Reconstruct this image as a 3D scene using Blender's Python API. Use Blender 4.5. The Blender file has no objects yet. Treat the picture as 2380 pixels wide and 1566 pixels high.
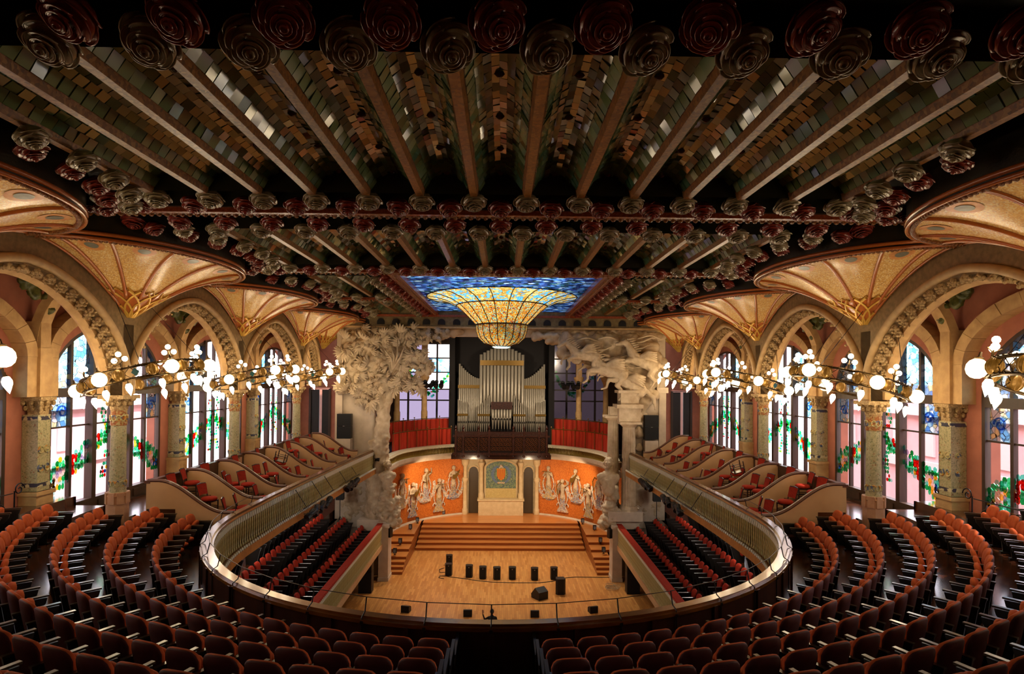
import bpy, math, random
from mathutils import Matrix, Vector, noise
PI = math.pi
sin, cos, sqrt = math.sin, math.cos, math.sqrt
rnd = random.Random(7)
SC = bpy.context.scene
COL = SC.collection
ZO = 12.0            # every height below is measured from the camera's eye level; all is lifted by this at the end
# ---------------------------------------------------------------- camera, world, light, exposure
F, CY, PT, YW, RL, CXO = 1400.0, 857.2, .0152, .0149, -.0083, .0759
cd = bpy.data.cameras.new('camera'); cam = bpy.data.objects.new('camera', cd); COL.objects.link(cam)
cd.sensor_fit = 'HORIZONTAL'; cd.sensor_width = 36.0; cd.lens = F / 2380 * 36
cd.shift_y = (CY - 783) / 2380; cd.clip_end = 300; cd.clip_start = .05
fw = Vector((sin(YW) * cos(PT), cos(YW) * cos(PT), sin(PT)))
rt = Vector((cos(YW), -sin(YW), 0)); up = rt.cross(fw)
rt2 = rt * cos(RL) - up * sin(RL); up2 = up * cos(RL) + rt * sin(RL)
m = Matrix((rt2, up2, -fw)).transposed().to_4x4(); m.translation = (CXO, 0, 0)
cam.matrix_world = m
SC.camera = cam
SC.view_settings.view_transform = 'Standard'; SC.view_settings.look = 'None'
SC.view_settings.gamma = 1; SC.view_settings.exposure = 0.0
try: SC.view_settings.use_curve_mapping = False
except Exception: pass
cy_ = SC.cycles
for k_, v_ in dict(use_denoising=True, max_bounces=4, diffuse_bounces=2, glossy_bounces=2, transparent_max_bounces=10,
                   transmission_bounces=2, use_adaptive_sampling=True, adaptive_threshold=.03, sample_clamp_indirect=4.0, caustics_reflective=False, caustics_refractive=False).items():
    try: setattr(cy_, k_, v_)
    except Exception: pass
W = bpy.data.worlds.new('world'); SC.world = W; W.use_nodes = True
bg = W.node_tree.nodes['Background']; bg.inputs[0].default_value = (.86, .93, 1.0, 1); bg.inputs[1].default_value = 6.0
def light(kind, name, loc, energy, color, size=None, target=None, **kw):
    d = bpy.data.lights.new(name, kind); o = bpy.data.objects.new(name, d); COL.objects.link(o)
    o.location = loc; d.energy = energy; d.color = color
    for k, v in kw.items(): setattr(d, k, v)
    if size: 
        if kind == 'AREA':
            d.shape = 'RECTANGLE'; d.size, d.size_y = size
        else: d.shadow_soft_size = size
    if target is not None:
        o.rotation_euler = (Vector(target) - Vector(loc)).to_track_quat('-Z', 'Y').to_euler()
    return o
sun = light('SUN', 'sun', (30, 20, 40), 7.0, (1, .93, .82), target=(0, 16, 0)); sun.data.angle = .02
def portal(loc, target, sx, sy):
    o = light('AREA', 'portal', loc, 1, (1, 1, 1), (sx, sy), target); o.data.cycles.is_portal = True; return o
CY4 = [9.36 + 6.95 * i for i in range(5)]          # column axes along the hall
for s in (-1, 1):
    for i in range(4):
        portal((s * 13.2, CY4[i] + 3.475, -1.0), (0, CY4[i] + 3.475, -1.0), 5.4, 5.4)
portal((0, 27, 3.95), (0, 27, 0), 6.8, 13.8)
# lamps, with unseen fills added further down: stage wash under the organ gallery, stage lights over the platform
WARM = (1.0, .76, .50)
for x in (-4.6, -1.9, 1.9, 4.6):
    light('SPOT', 'gallery_lamp', (x, 38.0, -5.7), 420, WARM, .25, (x * 1.15, 42.5, -8.2), spot_size=1.9, spot_blend=1)
for x in (-3.6, 0, 3.6):
    light('SPOT', 'stage_lamp', (x, 34.5, 2.0), 1700, (1, .86, .68), .3, (x * .9, 34, -10.6), spot_size=1.5, spot_blend=.8)
for s in (-1, 1):
    for y in (22.5, 28.5): light('POINT', 'stalls_ceiling_lamp', (s * 9.0, y, -5.5), 90, (1, .90, .78), .25)  # added fill without a fixture, brightens the seats and relief under the balcony
    light('SPOT', 'sculpture_lamp', (s * 4.6, 27.5, -3.2), 520, (1, .84, .66), .3, (s * 6.4, 33, .2), spot_size=1.25, spot_blend=.9)
    light('SPOT', 'organ_fill', (s * 4.8, 34.6, 1.6), 1500, (1, .80, .58), .3, (s * 1.2, 43.5, -1.6), spot_size=1.3, spot_blend=.9)  # unseen spots added to brighten the organ
    light('SPOT', 'gallery_fill', (s * 3.4, 33.8, 1.9), 700, (1, .78, .52), .3, (s * 5.6, 41, -4.4), spot_size=.9, spot_blend=.9)  # unseen spots added to light the gallery curtains and parapet

# ---------------------------------------------------------------- helpers
def tag(o, label=None, cat=None, group=None, kind=None):
    if label: o['label'] = label
    if cat: o['category'] = cat
    if group: o['group'] = group
    if kind: o['kind'] = kind
    return o
def empty(name, loc=(0, 0, 0), rz=0):
    o = bpy.data.objects.new(name, None); COL.objects.link(o); o.location = loc; o.rotation_euler = (0, 0, rz); return o
def inst(name, me, parent=None, loc=(0, 0, 0), rot=(0, 0, 0), sc=(1, 1, 1)):
    o = bpy.data.objects.new(name, me); COL.objects.link(o); o.location = loc; o.rotation_euler = rot
    o.scale = sc if hasattr(sc, '__len__') else (sc,) * 3
    if parent: o.parent = parent
    return o
def copy_tree(o, parent=None):
    c = o.copy(); COL.objects.link(c); c.parent = parent
    for ch in list(KIDS.get(o.name, ())):
        copy_tree(ch, c)
    return c
KIDS = {}
def remember(o):
    for x in [o] + list(o.children_recursive): KIDS[x.name] = list(x.children)
class MB:
    def __init__(s): s.v = []; s.f = []; s.m = []; s.mi = 0
    def add(s, vs, fs):
        b = len(s.v); s.v += [tuple(p) for p in vs]
        for f in fs: s.f.append(tuple(i + b for i in f)); s.m.append(s.mi)
        return s
    def box(s, c, d, rz=0, M=None):
        x, y, z = d[0] / 2, d[1] / 2, d[2] / 2
        vs = [(a * x, b * y, e * z) for a, b, e in ((-1, -1, -1), (1, -1, -1), (1, 1, -1), (-1, 1, -1), (-1, -1, 1), (1, -1, 1), (1, 1, 1), (-1, 1, 1))]
        ca, sa = cos(rz), sin(rz)
        if M is not None: vs = [M @ Vector(p) for p in vs]
        vs = [(p[0] * ca - p[1] * sa + c[0], p[0] * sa + p[1] * ca + c[1], p[2] + c[2]) for p in vs]
        return s.add(vs, [(0, 3, 2, 1), (4, 5, 6, 7), (0, 1, 5, 4), (1, 2, 6, 5), (2, 3, 7, 6), (3, 0, 4, 7)])
    def b2(s, a, b):
        return s.box([(a[i] + b[i]) / 2 for i in range(3)], [abs(b[i] - a[i]) for i in range(3)])
    def lathe(s, prof, n=16, c=(0, 0, 0), cap=True, a0=0, a1=2 * PI, M=None, sx=1, sy=1):
        full = abs(a1 - a0 - 2 * PI) < 1e-6; k = n if full else n + 1
        vs = []
        for r, z in prof:
            for i in range(k):
                a = a0 + (a1 - a0) * i / n
                p = Vector((r * cos(a) * sx, r * sin(a) * sy, z))
                if M is not None: p = M @ p
                vs.append((p[0] + c[0], p[1] + c[1], p[2] + c[2]))
        fs = []
        for j in range(len(prof) - 1):
            for i in range(n if full else n):
                i2 = (i + 1) % k
                fs.append((j * k + i, j * k + i2, (j + 1) * k + i2, (j + 1) * k + i))
        if cap and full:
            if prof[0][0] > 1e-5: fs.append(tuple(reversed(range(k))))
            if prof[-1][0] > 1e-5: fs.append(tuple((len(prof) - 1) * k + i for i in range(k)))
        return s.add(vs, fs)
    def tube(s, pts, r, n=6, closed=False, cap=True, flat=1.0):
        pts = [Vector(p) for p in pts]; L = len(pts); vs = []; rr = r if hasattr(r, '__len__') else [r] * L
        U = None
        for i, p in enumerate(pts):
            if closed: t = pts[(i + 1) % L] - pts[i - 1]
            else: t = pts[min(i + 1, L - 1)] - pts[max(i - 1, 0)]
            if t.length < 1e-9: t = Vector((0, 0, 1))
            t.normalize()
            if U is None:
                U = Vector((0, 0, 1)) if abs(t.z) < .9 else Vector((1, 0, 0))
            U = (U - t * U.dot(t));
            if U.length < 1e-6: U = t.orthogonal()
            U.normalize(); V = t.cross(U)
            for k in range(n):
                a = 2 * PI * (k + .5) / n
                vs.append(p + U * (cos(a) * rr[i] * flat) + V * (sin(a) * rr[i]))
        fs = []
        for i in range(L if closed else L - 1):
            j = (i + 1) % L
            for k in range(n):
                k2 = (k + 1) % n
                fs.append((i * n + k, i * n + k2, j * n + k2, j * n + k))
        if not closed and cap: fs += [tuple(reversed(range(n))), tuple((L - 1) * n + k for k in range(n))]
        return s.add(vs, fs)
    def ball(s, c, r, n=10, sx=1, sy=1, sz=1, M=None):
        m_ = max(4, n // 2)
        return s.lathe([(max(1e-6, r * sin(PI * j / m_)), -r * cos(PI * j / m_) * sz) for j in range(m_ + 1)], n, c, False, sx=sx, sy=sy, M=M)
    def grid(s, fn, nu, nv, flip=False):
        vs = [fn(i / nu, j / nv) for j in range(nv + 1) for i in range(nu + 1)]
        fs = []
        for j in range(nv):
            for i in range(nu):
                q = (j * (nu + 1) + i, j * (nu + 1) + i + 1, (j + 1) * (nu + 1) + i + 1, (j + 1) * (nu + 1) + i)
                fs.append(q[::-1] if flip else q)
        return s.add(vs, fs)
    def prism(s, poly, fn, d0, d1):
        """poly: 2-D outline; fn(u, v, d) -> point; extruded from d0 to d1"""
        n = len(poly)
        vs = [fn(u, v, d0) for u, v in poly] + [fn(u, v, d1) for u, v in poly]
        fs = [tuple(range(n)), tuple(reversed(range(n, 2 * n)))] + [(i, i + n, (i + 1) % n + n, (i + 1) % n) for i in range(n)]
        return s.add(vs, fs)
    def strip(s, A, B, C, D):
        """closed sweep of a 4-point section given as four parallel polylines"""
        n = len(A); vs = list(A) + list(B) + list(C) + list(D); fs = []
        for i in range(n - 1):
            for a, b in ((0, 1), (1, 2), (2, 3), (3, 0)):
                fs.append((a * n + i, a * n + i + 1, b * n + i + 1, b * n + i))
        fs += [(0, n, 2 * n, 3 * n), (n - 1, 4 * n - 1, 3 * n - 1, 2 * n - 1)]
        return s.add(vs, fs)
    def mesh(s, name, mats, smooth=False):
        me = bpy.data.meshes.new(name); me.from_pydata(s.v, [], s.f)
        for q in (mats if isinstance(mats, (list, tuple)) else [mats]): me.materials.append(q)
        if isinstance(mats, (list, tuple)) and len(mats) > 1: me.polygons.foreach_set('material_index', s.m)
        if smooth:
            me.polygons.foreach_set('use_smooth', [True] * len(me.polygons))
            if smooth != 'all':
                try: me.set_sharp_from_angle(angle=.8)
                except Exception: pass
        return me
    def build(s, name, mats, parent=None, smooth=False, loc=(0, 0, 0), rot=(0, 0, 0), fix=False):
        me = s.mesh(name, mats, smooth)
        if fix: fixn(me)
        return inst(name, me, parent, loc, rot)
def fixn(me):
    import bmesh
    b = bmesh.new(); b.from_mesh(me); bmesh.ops.recalc_face_normals(b, faces=b.faces); b.to_mesh(me); b.free()
TS = bpy.data.scenes.new('workshop')      # a bare scene in which bodies are grown, removed at the end
def organic(name, caps, mat, parent=None, vox=.05, disp=0, dscale=3, smooth=2, loc=(0, 0, 0), rot=(0, 0, 0), link=True, n=10):
    """one continuous body grown over tapered limbs: caps = [(p0, r0, p1, r1)...] or (p, r) balls"""
    b = MB()
    for c in caps:
        if len(c) == 2: b.ball(c[0], c[1], n)
        elif len(c) == 3: b.ball(c[0], c[1], n, *c[2])
        else:
            p0, r0, p1, r1 = c; p0 = Vector(p0); p1 = Vector(p1); L = (p1 - p0).length; k = max(1, int(L / max(.6 * min(r0, r1), .02)))
            k = min(k, 14)
            b.tube([p0 + (p1 - p0) * i / k for i in range(k + 1)], [r0 + (r1 - r0) * i / k for i in range(k + 1)], n)
            b.ball(p0, r0, n); b.ball(p1, r1, n)
    me = b.mesh(name, mat); o = bpy.data.objects.new(name + '_tmp', me); TS.collection.objects.link(o)
    r = o.modifiers.new('r', 'REMESH'); r.mode = 'VOXEL'; r.voxel_size = vox
    if smooth:
        q = o.modifiers.new('s', 'SMOOTH'); q.iterations = smooth; q.factor = .5
    TS.view_layers[0].update(); dg = TS.view_layers[0].depsgraph
    ev = o.evaluated_get(dg); me2 = bpy.data.meshes.new_from_object(ev); TS.collection.objects.unlink(o); bpy.data.objects.remove(o)
    me2.name = name; me2.materials.clear(); me2.materials.append(mat)
    if disp:
        for v in me2.vertices:
            p = v.co * dscale
            v.co += v.normal * disp * (abs(noise.noise(p)) * 1.4 - .35 + .5 * abs(noise.noise(p * 2.3)))
    me2.polygons.foreach_set('use_smooth', [True] * len(me2.polygons))
    return inst(name, me2, parent, loc, rot) if link else me2

# ---------------------------------------------------------------- materials
def lin(c): return tuple(((v / 12.92) if v <= .04045 else ((v + .055) / 1.055) ** 2.4) for v in c)
def mat(name, c, rough=.6, metal=0, c2=None, scale=6, tex='noise', bump=0, bscale=20, emit=None, es=0, stretch=None, spec=None, f=.5, coat=0, sheen=0):
    """procedural principled material; colours in display values"""
    M = bpy.data.materials.new(name); M.use_nodes = True; nt = M.node_tree; N = nt.nodes; L = nt.links; P = N['Principled BSDF']
    c = lin(c); P.inputs['Base Color'].default_value = (*c, 1); P.inputs['Roughness'].default_value = rough; P.inputs['Metallic'].default_value = metal
    if spec is not None: P.inputs['Specular IOR Level'].default_value = spec
    if coat: P.inputs['Coat Weight'].default_value = coat; P.inputs['Coat Roughness'].default_value = .12
    tc = N.new('ShaderNodeTexCoord'); mp = N.new('ShaderNodeMapping'); L.new(tc.outputs['Object'], mp.inputs[0])
    if stretch: mp.inputs['Scale'].default_value = stretch
    if c2:
        c2 = lin(c2)
        if tex == 'noise':
            t = N.new('ShaderNodeTexNoise'); t.inputs['Scale'].default_value = scale; t.inputs['Detail'].default_value = 5; out = t.outputs[0]
        elif tex == 'voronoi':
            t = N.new('ShaderNodeTexVoronoi'); t.inputs['Scale'].default_value = scale
            sp = N.new('ShaderNodeSeparateColor'); L.new(t.outputs['Color'], sp.inputs[0]); out = sp.outputs[0]
        elif tex == 'brick':
            t = N.new('ShaderNodeTexBrick'); t.inputs['Scale'].default_value = scale; t.inputs['Color1'].default_value = (*c, 1); t.inputs['Color2'].default_value = (*c2, 1)
            t.inputs['Mortar'].default_value = (*[v * .6 for v in c2], 1); t.inputs['Mortar Size'].default_value = .003; t.inputs['Bias'].default_value = 0
            t.inputs['Brick Width'].default_value = 1.0; t.inputs['Row Height'].default_value = .12; out = None
            L.new(t.outputs['Color'], P.inputs['Base Color'])
        L.new(mp.outputs[0], t.inputs['Vector'])
        if out is not None:
            rp = N.new('ShaderNodeValToRGB'); L.new(out, rp.inputs[0]); e = rp.color_ramp.elements
            e[0].position = max(0, f - .18); e[0].color = (*c, 1); e[1].position = min(1, f + .18); e[1].color = (*c2, 1)
            L.new(rp.outputs[0], P.inputs['Base Color'])
    if bump:
        t2 = N.new('ShaderNodeTexNoise'); t2.inputs['Scale'].default_value = bscale; t2.inputs['Detail'].default_value = 6; L.new(mp.outputs[0], t2.inputs['Vector'])
        bp = N.new('ShaderNodeBump'); bp.inputs['Strength'].default_value = bump; bp.inputs['Distance'].default_value = .02
        L.new(t2.outputs[0], bp.inputs['Height']); L.new(bp.outputs[0], P.inputs['Normal'])
    if emit: P.inputs['Emission Color'].default_value = (*lin(emit), 1); P.inputs['Emission Strength'].default_value = es
    return M
def ramp_mat(name, stops, scale, tex='voronoi', rough=.4, metal=0, bump=.0, stretch=None, rand=1.0, island=False, coat=0):
    """many-coloured mosaic: a palette picked per cell (or per separate piece)"""
    M = mat(name, (1, 1, 1), rough, metal, coat=coat); nt = M.node_tree; N = nt.nodes; L = nt.links; P = N['Principled BSDF']
    rp = N.new('ShaderNodeValToRGB'); rp.color_ramp.interpolation = 'CONSTANT'; e = rp.color_ramp.elements
    while len(e) < len(stops): e.new(.5)
    for i, (p, c) in enumerate(stops): e[i].position = p; e[i].color = (*lin(c), 1)
    if island:
        g = N.new('ShaderNodeNewGeometry'); L.new(g.outputs['Random Per Island'], rp.inputs[0])
    else:
        tc = N.new('ShaderNodeTexCoord'); mp = N.new('ShaderNodeMapping'); L.new(tc.outputs['Object'], mp.inputs[0])
        if stretch: mp.inputs['Scale'].default_value = stretch
        t = N.new('ShaderNodeTexVoronoi'); t.inputs['Scale'].default_value = scale; t.inputs['Randomness'].default_value = rand
        L.new(mp.outputs[0], t.inputs['Vector'])
        sp = N.new('ShaderNodeSeparateColor'); L.new(t.outputs['Color'], sp.inputs[0]); L.new(sp.outputs[0], rp.inputs[0])
        if bump:
            bp = N.new('ShaderNodeBump'); bp.inputs['Strength'].default_value = bump; bp.inputs['Distance'].default_value = .03
            L.new(sp.outputs[1], bp.inputs['Height']); L.new(bp.outputs[0], P.inputs['Normal'])
    L.new(rp.outputs[0], P.inputs['Base Color'])
    return M
def glass(name, stops, scale=0, stretch=None, lead=0, gloss=.06, milk=0):
    """stained or clear glass: coloured light passes straight through it"""
    M = bpy.data.materials.new(name); M.use_nodes = True; nt = M.node_tree; N = nt.nodes; L = nt.links
    N.remove(N['Principled BSDF']); out = N['Material Output']
    tr = N.new('ShaderNodeBsdfTransparent'); gl = N.new('ShaderNodeBsdfGlossy'); gl.inputs['Roughness'].default_value = .15
    mx = N.new('ShaderNodeMixShader'); mx.inputs[0].default_value = gloss
    if len(stops) == 1: tr.inputs[0].default_value = (*lin(stops[0][1]), 1)
    else:
        rp = N.new('ShaderNodeValToRGB'); rp.color_ramp.interpolation = 'CONSTANT'; e = rp.color_ramp.elements
        while len(e) < len(stops): e.new(.5)
        for i, (p, c) in enumerate(stops): e[i].position = p; e[i].color = (*lin(c), 1)
        if scale:
            tc = N.new('ShaderNodeTexCoord'); mp = N.new('ShaderNodeMapping'); L.new(tc.outputs['Object'], mp.inputs[0])
            if stretch: mp.inputs['Scale'].default_value = stretch
            t = N.new('ShaderNodeTexVoronoi'); t.inputs['Scale'].default_value = scale; L.new(mp.outputs[0], t.inputs['Vector'])
            sp = N.new('ShaderNodeSeparateColor'); L.new(t.outputs['Color'], sp.inputs[0]); L.new(sp.outputs[0], rp.inputs[0])
            src = rp.outputs[0]
            if lead:
                t2 = N.new('ShaderNodeTexVoronoi'); t2.feature = 'DISTANCE_TO_EDGE'; t2.inputs['Scale'].default_value = scale; L.new(mp.outputs[0], t2.inputs['Vector'])
                mt = N.new('ShaderNodeMath'); mt.operation = 'GREATER_THAN'; mt.inputs[1].default_value = lead; L.new(t2.outputs[0], mt.inputs[0])
                mc = N.new('ShaderNodeMix'); mc.data_type = 'RGBA'; mc.inputs[6].default_value = (.01, .01, .01, 1)
                L.new(mt.outputs[0], mc.inputs[0]); L.new(src, mc.inputs[7]); src = mc.outputs[2]
        else:
            g = N.new('ShaderNodeNewGeometry'); L.new(g.outputs['Random Per Island'], rp.inputs[0]); src = rp.outputs[0]
        L.new(src, tr.inputs[0])
    body = tr.outputs[0]
    if milk:      # opalescent glass: part of the light is scattered inside it
        tl = N.new('ShaderNodeBsdfTranslucent'); m2 = N.new('ShaderNodeMixShader'); m2.inputs[0].default_value = milk
        if len(stops) == 1: tl.inputs[0].default_value = (*lin(stops[0][1]), 1)
        else: L.new(src, tl.inputs[0])
        L.new(body, m2.inputs[1]); L.new(tl.outputs[0], m2.inputs[2]); body = m2.outputs[0]
    L.new(body, mx.inputs[1]); L.new(gl.outputs[0], mx.inputs[2]); L.new(mx.outputs[0], out.inputs[0])
    return M
def glow(name, c, st):
    M = bpy.data.materials.new(name); M.use_nodes = True; N = M.node_tree.nodes; N.remove(N['Principled BSDF'])
    e = N.new('ShaderNodeEmission'); e.inputs[0].default_value = (*lin(c), 1); e.inputs[1].default_value = st
    M.node_tree.links.new(e.outputs[0], N['Material Output'].inputs[0]); return M

m_plaster = mat('pink_plaster', (.72, .44, .34), .85, c2=(.66, .40, .31), scale=3, bump=.1)
m_stone = mat('warm_sandstone', (.84, .68, .46), .7, c2=(.74, .58, .38), scale=4, bump=.2)
m_stone2 = mat('carved_sandstone', (.80, .68, .48), .75, c2=(.55, .43, .27), scale=22, bump=.8, bscale=30)
m_band = mat('painted_vine_band', (.46, .37, .22), .6, c2=(.58, .46, .29), scale=9, bump=.2, bscale=14, f=.52)
m_gold_tile = ramp_mat('golden_mosaic', [(0, (.94, .74, .42)), (.3, (.98, .82, .52)), (.55, (.90, .68, .38)), (.75, (1.0, .90, .66)), (.92, (.84, .64, .42))], 40, rough=.22, bump=.5)
m_tile = ramp_mat('glazed_ceiling_tile', [(0, (.44, .54, .38)), (.25, (.38, .46, .28)), (.45, (.52, .60, .44)), (.62, (.32, .48, .38)), (.82, (.46, .42, .24)), (.90, (.42, .52, .44))], 3, rough=.12, island=True, coat=.6)
m_ribo = ramp_mat('orange_rib_mosaic', [(0, (.56, .36, .15)), (.4, (.48, .30, .12)), (.7, (.62, .43, .21)), (.9, (.42, .27, .13))], 22, rough=.35, bump=.3)
m_dark = mat('dark_green_glaze', (.10, .10, .06), .35, c2=(.16, .13, .06), scale=5, bump=.2)
m_rose_r = mat('oxblood_glaze', (.60, .22, .15), .3, c2=(.48, .15, .10), scale=8, bump=.25, bscale=10, coat=.5)
m_rose_g = mat('grey_olive_glaze', (.66, .60, .46), .3, c2=(.54, .48, .35), scale=8, bump=.25, bscale=10, coat=.5)
m_beam = mat('red_brown_glaze', (.48, .18, .08), .22, c2=(.62, .30, .14), scale=16, bump=.6, bscale=22)
m_moss = mat('ornate_glaze', (.42, .20, .10), .2, c2=(.62, .42, .20), scale=30, bump=1, bscale=40)
m_fanrib = mat('glazed_terracotta_rib', (.70, .38, .17), .18, c2=(.74, .42, .2), scale=20, bump=.2, coat=.4)
m_lattice = mat('gilded_lattice', (.86, .68, .30), .35, .3)
m_red = mat('velvet_red', (.68, .20, .11), .85, spec=.15, c2=(.60, .16, .09), scale=14)
m_orange_v = mat('rust_velvet', (.78, .38, .19), .85, spec=.15, c2=(.70, .31, .15), scale=9, bump=.1, bscale=60)
m_blackw = mat('black_stained_wood', (.075, .06, .05), .42, c2=(.11, .09, .07), scale=7, coat=.1)
m_brass = mat('worn_brass_edge', (.62, .50, .25), .35, .6)
m_dwood = mat('dark_walnut', (.19, .09, .045), .35, c2=(.26, .13, .07), scale=5, stretch=(1, 1, .2), coat=.3)
m_mull = mat('brown_window_wood', (.22, .15, .10), .5, c2=(.28, .19, .13), scale=6, stretch=(1, 1, .15))
m_rail = mat('polished_rail', (.55, .34, .12), .22, .35, c2=(.44, .26, .10), scale=3, coat=.5)
m_cream = mat('cream_painted_panel', (.82, .64, .44), .6, c2=(.78, .60, .41), scale=2)
m_olive = mat('olive_gold_glass', (.66, .54, .24), .35, .1, c2=(.54, .44, .18), scale=6)
m_white = mat('white_plaster', (.84, .76, .66), .8, c2=(.78, .70, .60), scale=3, bump=.15)
m_sculp = mat('carved_white_stone', (.82, .73, .60), .8, c2=(.70, .60, .47), scale=3, bump=.6, bscale=9)
m_floor = mat('dark_oak_floor', (.34, .18, .09), .22, c2=(.25, .13, .065), tex='brick', scale=1.6, coat=.35)
m_stage = mat('stage_strip_floor', (.88, .62, .33), .38, c2=(.76, .49, .23), tex='brick', scale=1.25, coat=.2)
m_step = mat('varnished_stage_wood', (.84, .55, .28), .32, c2=(.76, .46, .21), scale=2.5, stretch=(.25, 3, 3), coat=.3)
m_riser = mat('step_riser_wood', (.64, .36, .16), .4, c2=(.56, .30, .12), scale=2.5, stretch=(.25, 3, 3))
m_mosaic = ramp_mat('terracotta_mosaic', [(0, (.82, .45, .16)), (.35, (.78, .41, .14)), (.65, (.86, .50, .20)), (.9, (.73, .37, .13))], 22, rough=.5, bump=.1)
m_inlay = ramp_mat('pale_mosaic_inlay', [(0, (.90, .86, .80)), (.3, (.82, .76, .68)), (.55, (.86, .72, .50)), (.75, (.62, .62, .64)), (.9, (.84, .48, .30))], 18, rough=.5)
m_inlay2 = ramp_mat('gold_grey_inlay', [(0, (.86, .72, .40)), (.3, (.74, .56, .28)), (.55, (.80, .76, .70)), (.8, (.58, .58, .62))], 18, rough=.45)
m_inlay3 = ramp_mat('blue_rose_inlay', [(0, (.52, .56, .66)), (.3, (.74, .52, .46)), (.55, (.80, .76, .70)), (.8, (.44, .48, .58))], 18, rough=.45)
m_curtain = mat('scarlet_curtain', (.78, .20, .07), .8, c2=(.66, .15, .05), scale=4, stretch=(3, 3, .3))
m_pipe = mat('tin_organ_pipe', (.78, .75, .68), .4, .35, c2=(.66, .61, .52), scale=3, stretch=(1, 1, .1))
m_gold = mat('dull_gold', (.50, .38, .14), .45, .5)
m_carved = mat('carved_red_walnut', (.33, .15, .08), .42, c2=(.16, .07, .035), scale=14, bump=1, bscale=18)
m_black = mat('matt_black_metal', (.045, .045, .05), .5)
m_grill = mat('speaker_cloth', (.06, .06, .065), .75, c2=(.035, .035, .04), scale=60)
m_skin = mat('skin', (.78, .58, .46), .6); m_hair = mat('dark_hair', (.05, .035, .03), .5)
m_iron = mat('wrought_iron', (.16, .14, .15), .35, .7)
m_shaft = ramp_mat('painted_tile_shaft', [(0, (.68, .64, .48)), (.5, (.73, .69, .53)), (.80, (.62, .60, .44)), (.92, (.52, .52, .38)), (.98, (.60, .42, .28))], 34, rough=.35)
m_shaft_o = ramp_mat('orange_tile_band', [(0, (.70, .46, .28)), (.3, (.76, .64, .44)), (.55, (.60, .36, .22)), (.8, (.72, .68, .5))], 26, rough=.3)
m_shaft_b = ramp_mat('blue_gold_tile_band', [(0, (.70, .66, .46)), (.35, (.36, .40, .50)), (.55, (.78, .54, .20)), (.75, (.76, .70, .5))], 13, rough=.3)
m_green = mat('green_carved_relief', (.42, .42, .20), .35, c2=(.22, .26, .12), scale=8, bump=.8, bscale=12)
m_bulb = glow('warm_bulb', (1.0, .90, .74), 30)
m_globe = glow('frosted_globe', (1.0, .88, .66), 10)
m_brassd = mat('antique_brass', (.36, .28, .15), .45, .7, c2=(.24, .18, .10), scale=12)
m_blue = mat('turquoise_plaque', (.22, .46, .46), .3)
m_oct = mat('ribbed_gold_shade', (.58, .44, .22), .4, .4, emit=(.9, .62, .2), es=.08)
g_clear = glass('clear_pinkish_glass', [(0, (.98, .95, .96))])
g_blue = glass('blue_mosaic_glass', [(0, (.74, .88, .95)), (.25, (.88, .95, .98)), (.5, (.64, .82, .94)), (.7, (.92, .95, .84)), (.85, (.56, .74, .92))], 6, lead=.02)
g_leaf = glass('green_leaf_glass', [(0, (.28, .84, .58)), (.2, (.48, .92, .74)), (.4, (.16, .72, .46)), (.55, (.60, .94, .88)), (.72, (.30, .80, .66)), (.84, (.80, .96, .94)), (.94, (.96, .88, .40))])
g_red = glass('red_glass', [(0, (.88, .30, .22)), (.5, (.84, .22, .16))])
g_white = glass('white_flower_glass', [(0, (.95, .95, .92)), (.4, (.80, .80, .88)), (.7, (.98, .90, .55))])
g_skyb = glass('blue_skylight_glass', [(0, (.28, .38, .56)), (.18, (.42, .56, .74)), (.34, (.16, .20, .34)), (.48, (.54, .68, .82)), (.60, (.30, .44, .40)), (.72, (.36, .38, .54)), (.84, (.78, .84, .88)), (.94, (.14, .32, .28))], 7, (.6, 1.5, 1), lead=.03, milk=.4)
g_skyr = glass('golden_ray_glass', [(0, (.50, .41, .18)), (.22, (.56, .50, .30)), (.42, (.48, .34, .10)), (.58, (.26, .46, .60)), (.72, (.52, .46, .26)), (.84, (.20, .44, .64))], 8, lead=.03, milk=.8)
g_drop = glass('amber_drop_glass', [(0, (.64, .38, .07)), (.22, (.64, .50, .20)), (.40, (.52, .25, .04)), (.54, (.48, .58, .44)), (.66, (.34, .46, .40)), (.78, (.64, .42, .09)), (.9, (.42, .15, .05))], 24, lead=.05, milk=.85)
g_dim = glass('violet_grey_glass', [(0, (.36, .32, .34))]); g_lav = glass('lavender_glass', [(0, (.62, .58, .63))])
# ---------------------------------------------------------------- floors and shell
RC = (0.0, 17.5)                                  # centre of the horseshoe
def RK(k): return 8.5 + .85 * k
def ZK(k): return -4.7 + .25 * k
b = MB(); b.b2((-14, -9, -12.0), (14, 52, -11.7)); tag(b.build('floor', m_floor), kind='structure')
b = MB()
for k in range(-1, 13):
    r0 = 7.62 if k < 0 else RK(k - 1) + .12
    if k == 0: r0 = RK(-1) + .12
    r1 = RK(k) + .12; z = ZK(max(k, 0)); n = 48
    if k < 0: continue
    if k == 0: r0 = 7.62
    A = []; Bq = []; Cq = []; D = []; tm = 1.66 if r0 < 12.5 else math.asin(12.58 / r0)
    for i in range(n + 1):
        t = -tm + 2 * tm * i / n
        def pt(r, z):
            x = max(-12.58, min(12.58, r * sin(t))); y = RC[1] - r * cos(t)
            return (x, min(y, 17.28), z)
        A.append(pt(r0, z)); Bq.append(pt(r1, z)); Cq.append(pt(r1, z - .55)); D.append(pt(r0, z - .55))
    b.strip(A, Bq, Cq, D)
tag(b.build('floor', m_floor, fix=True), kind='structure')
b = MB()
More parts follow.
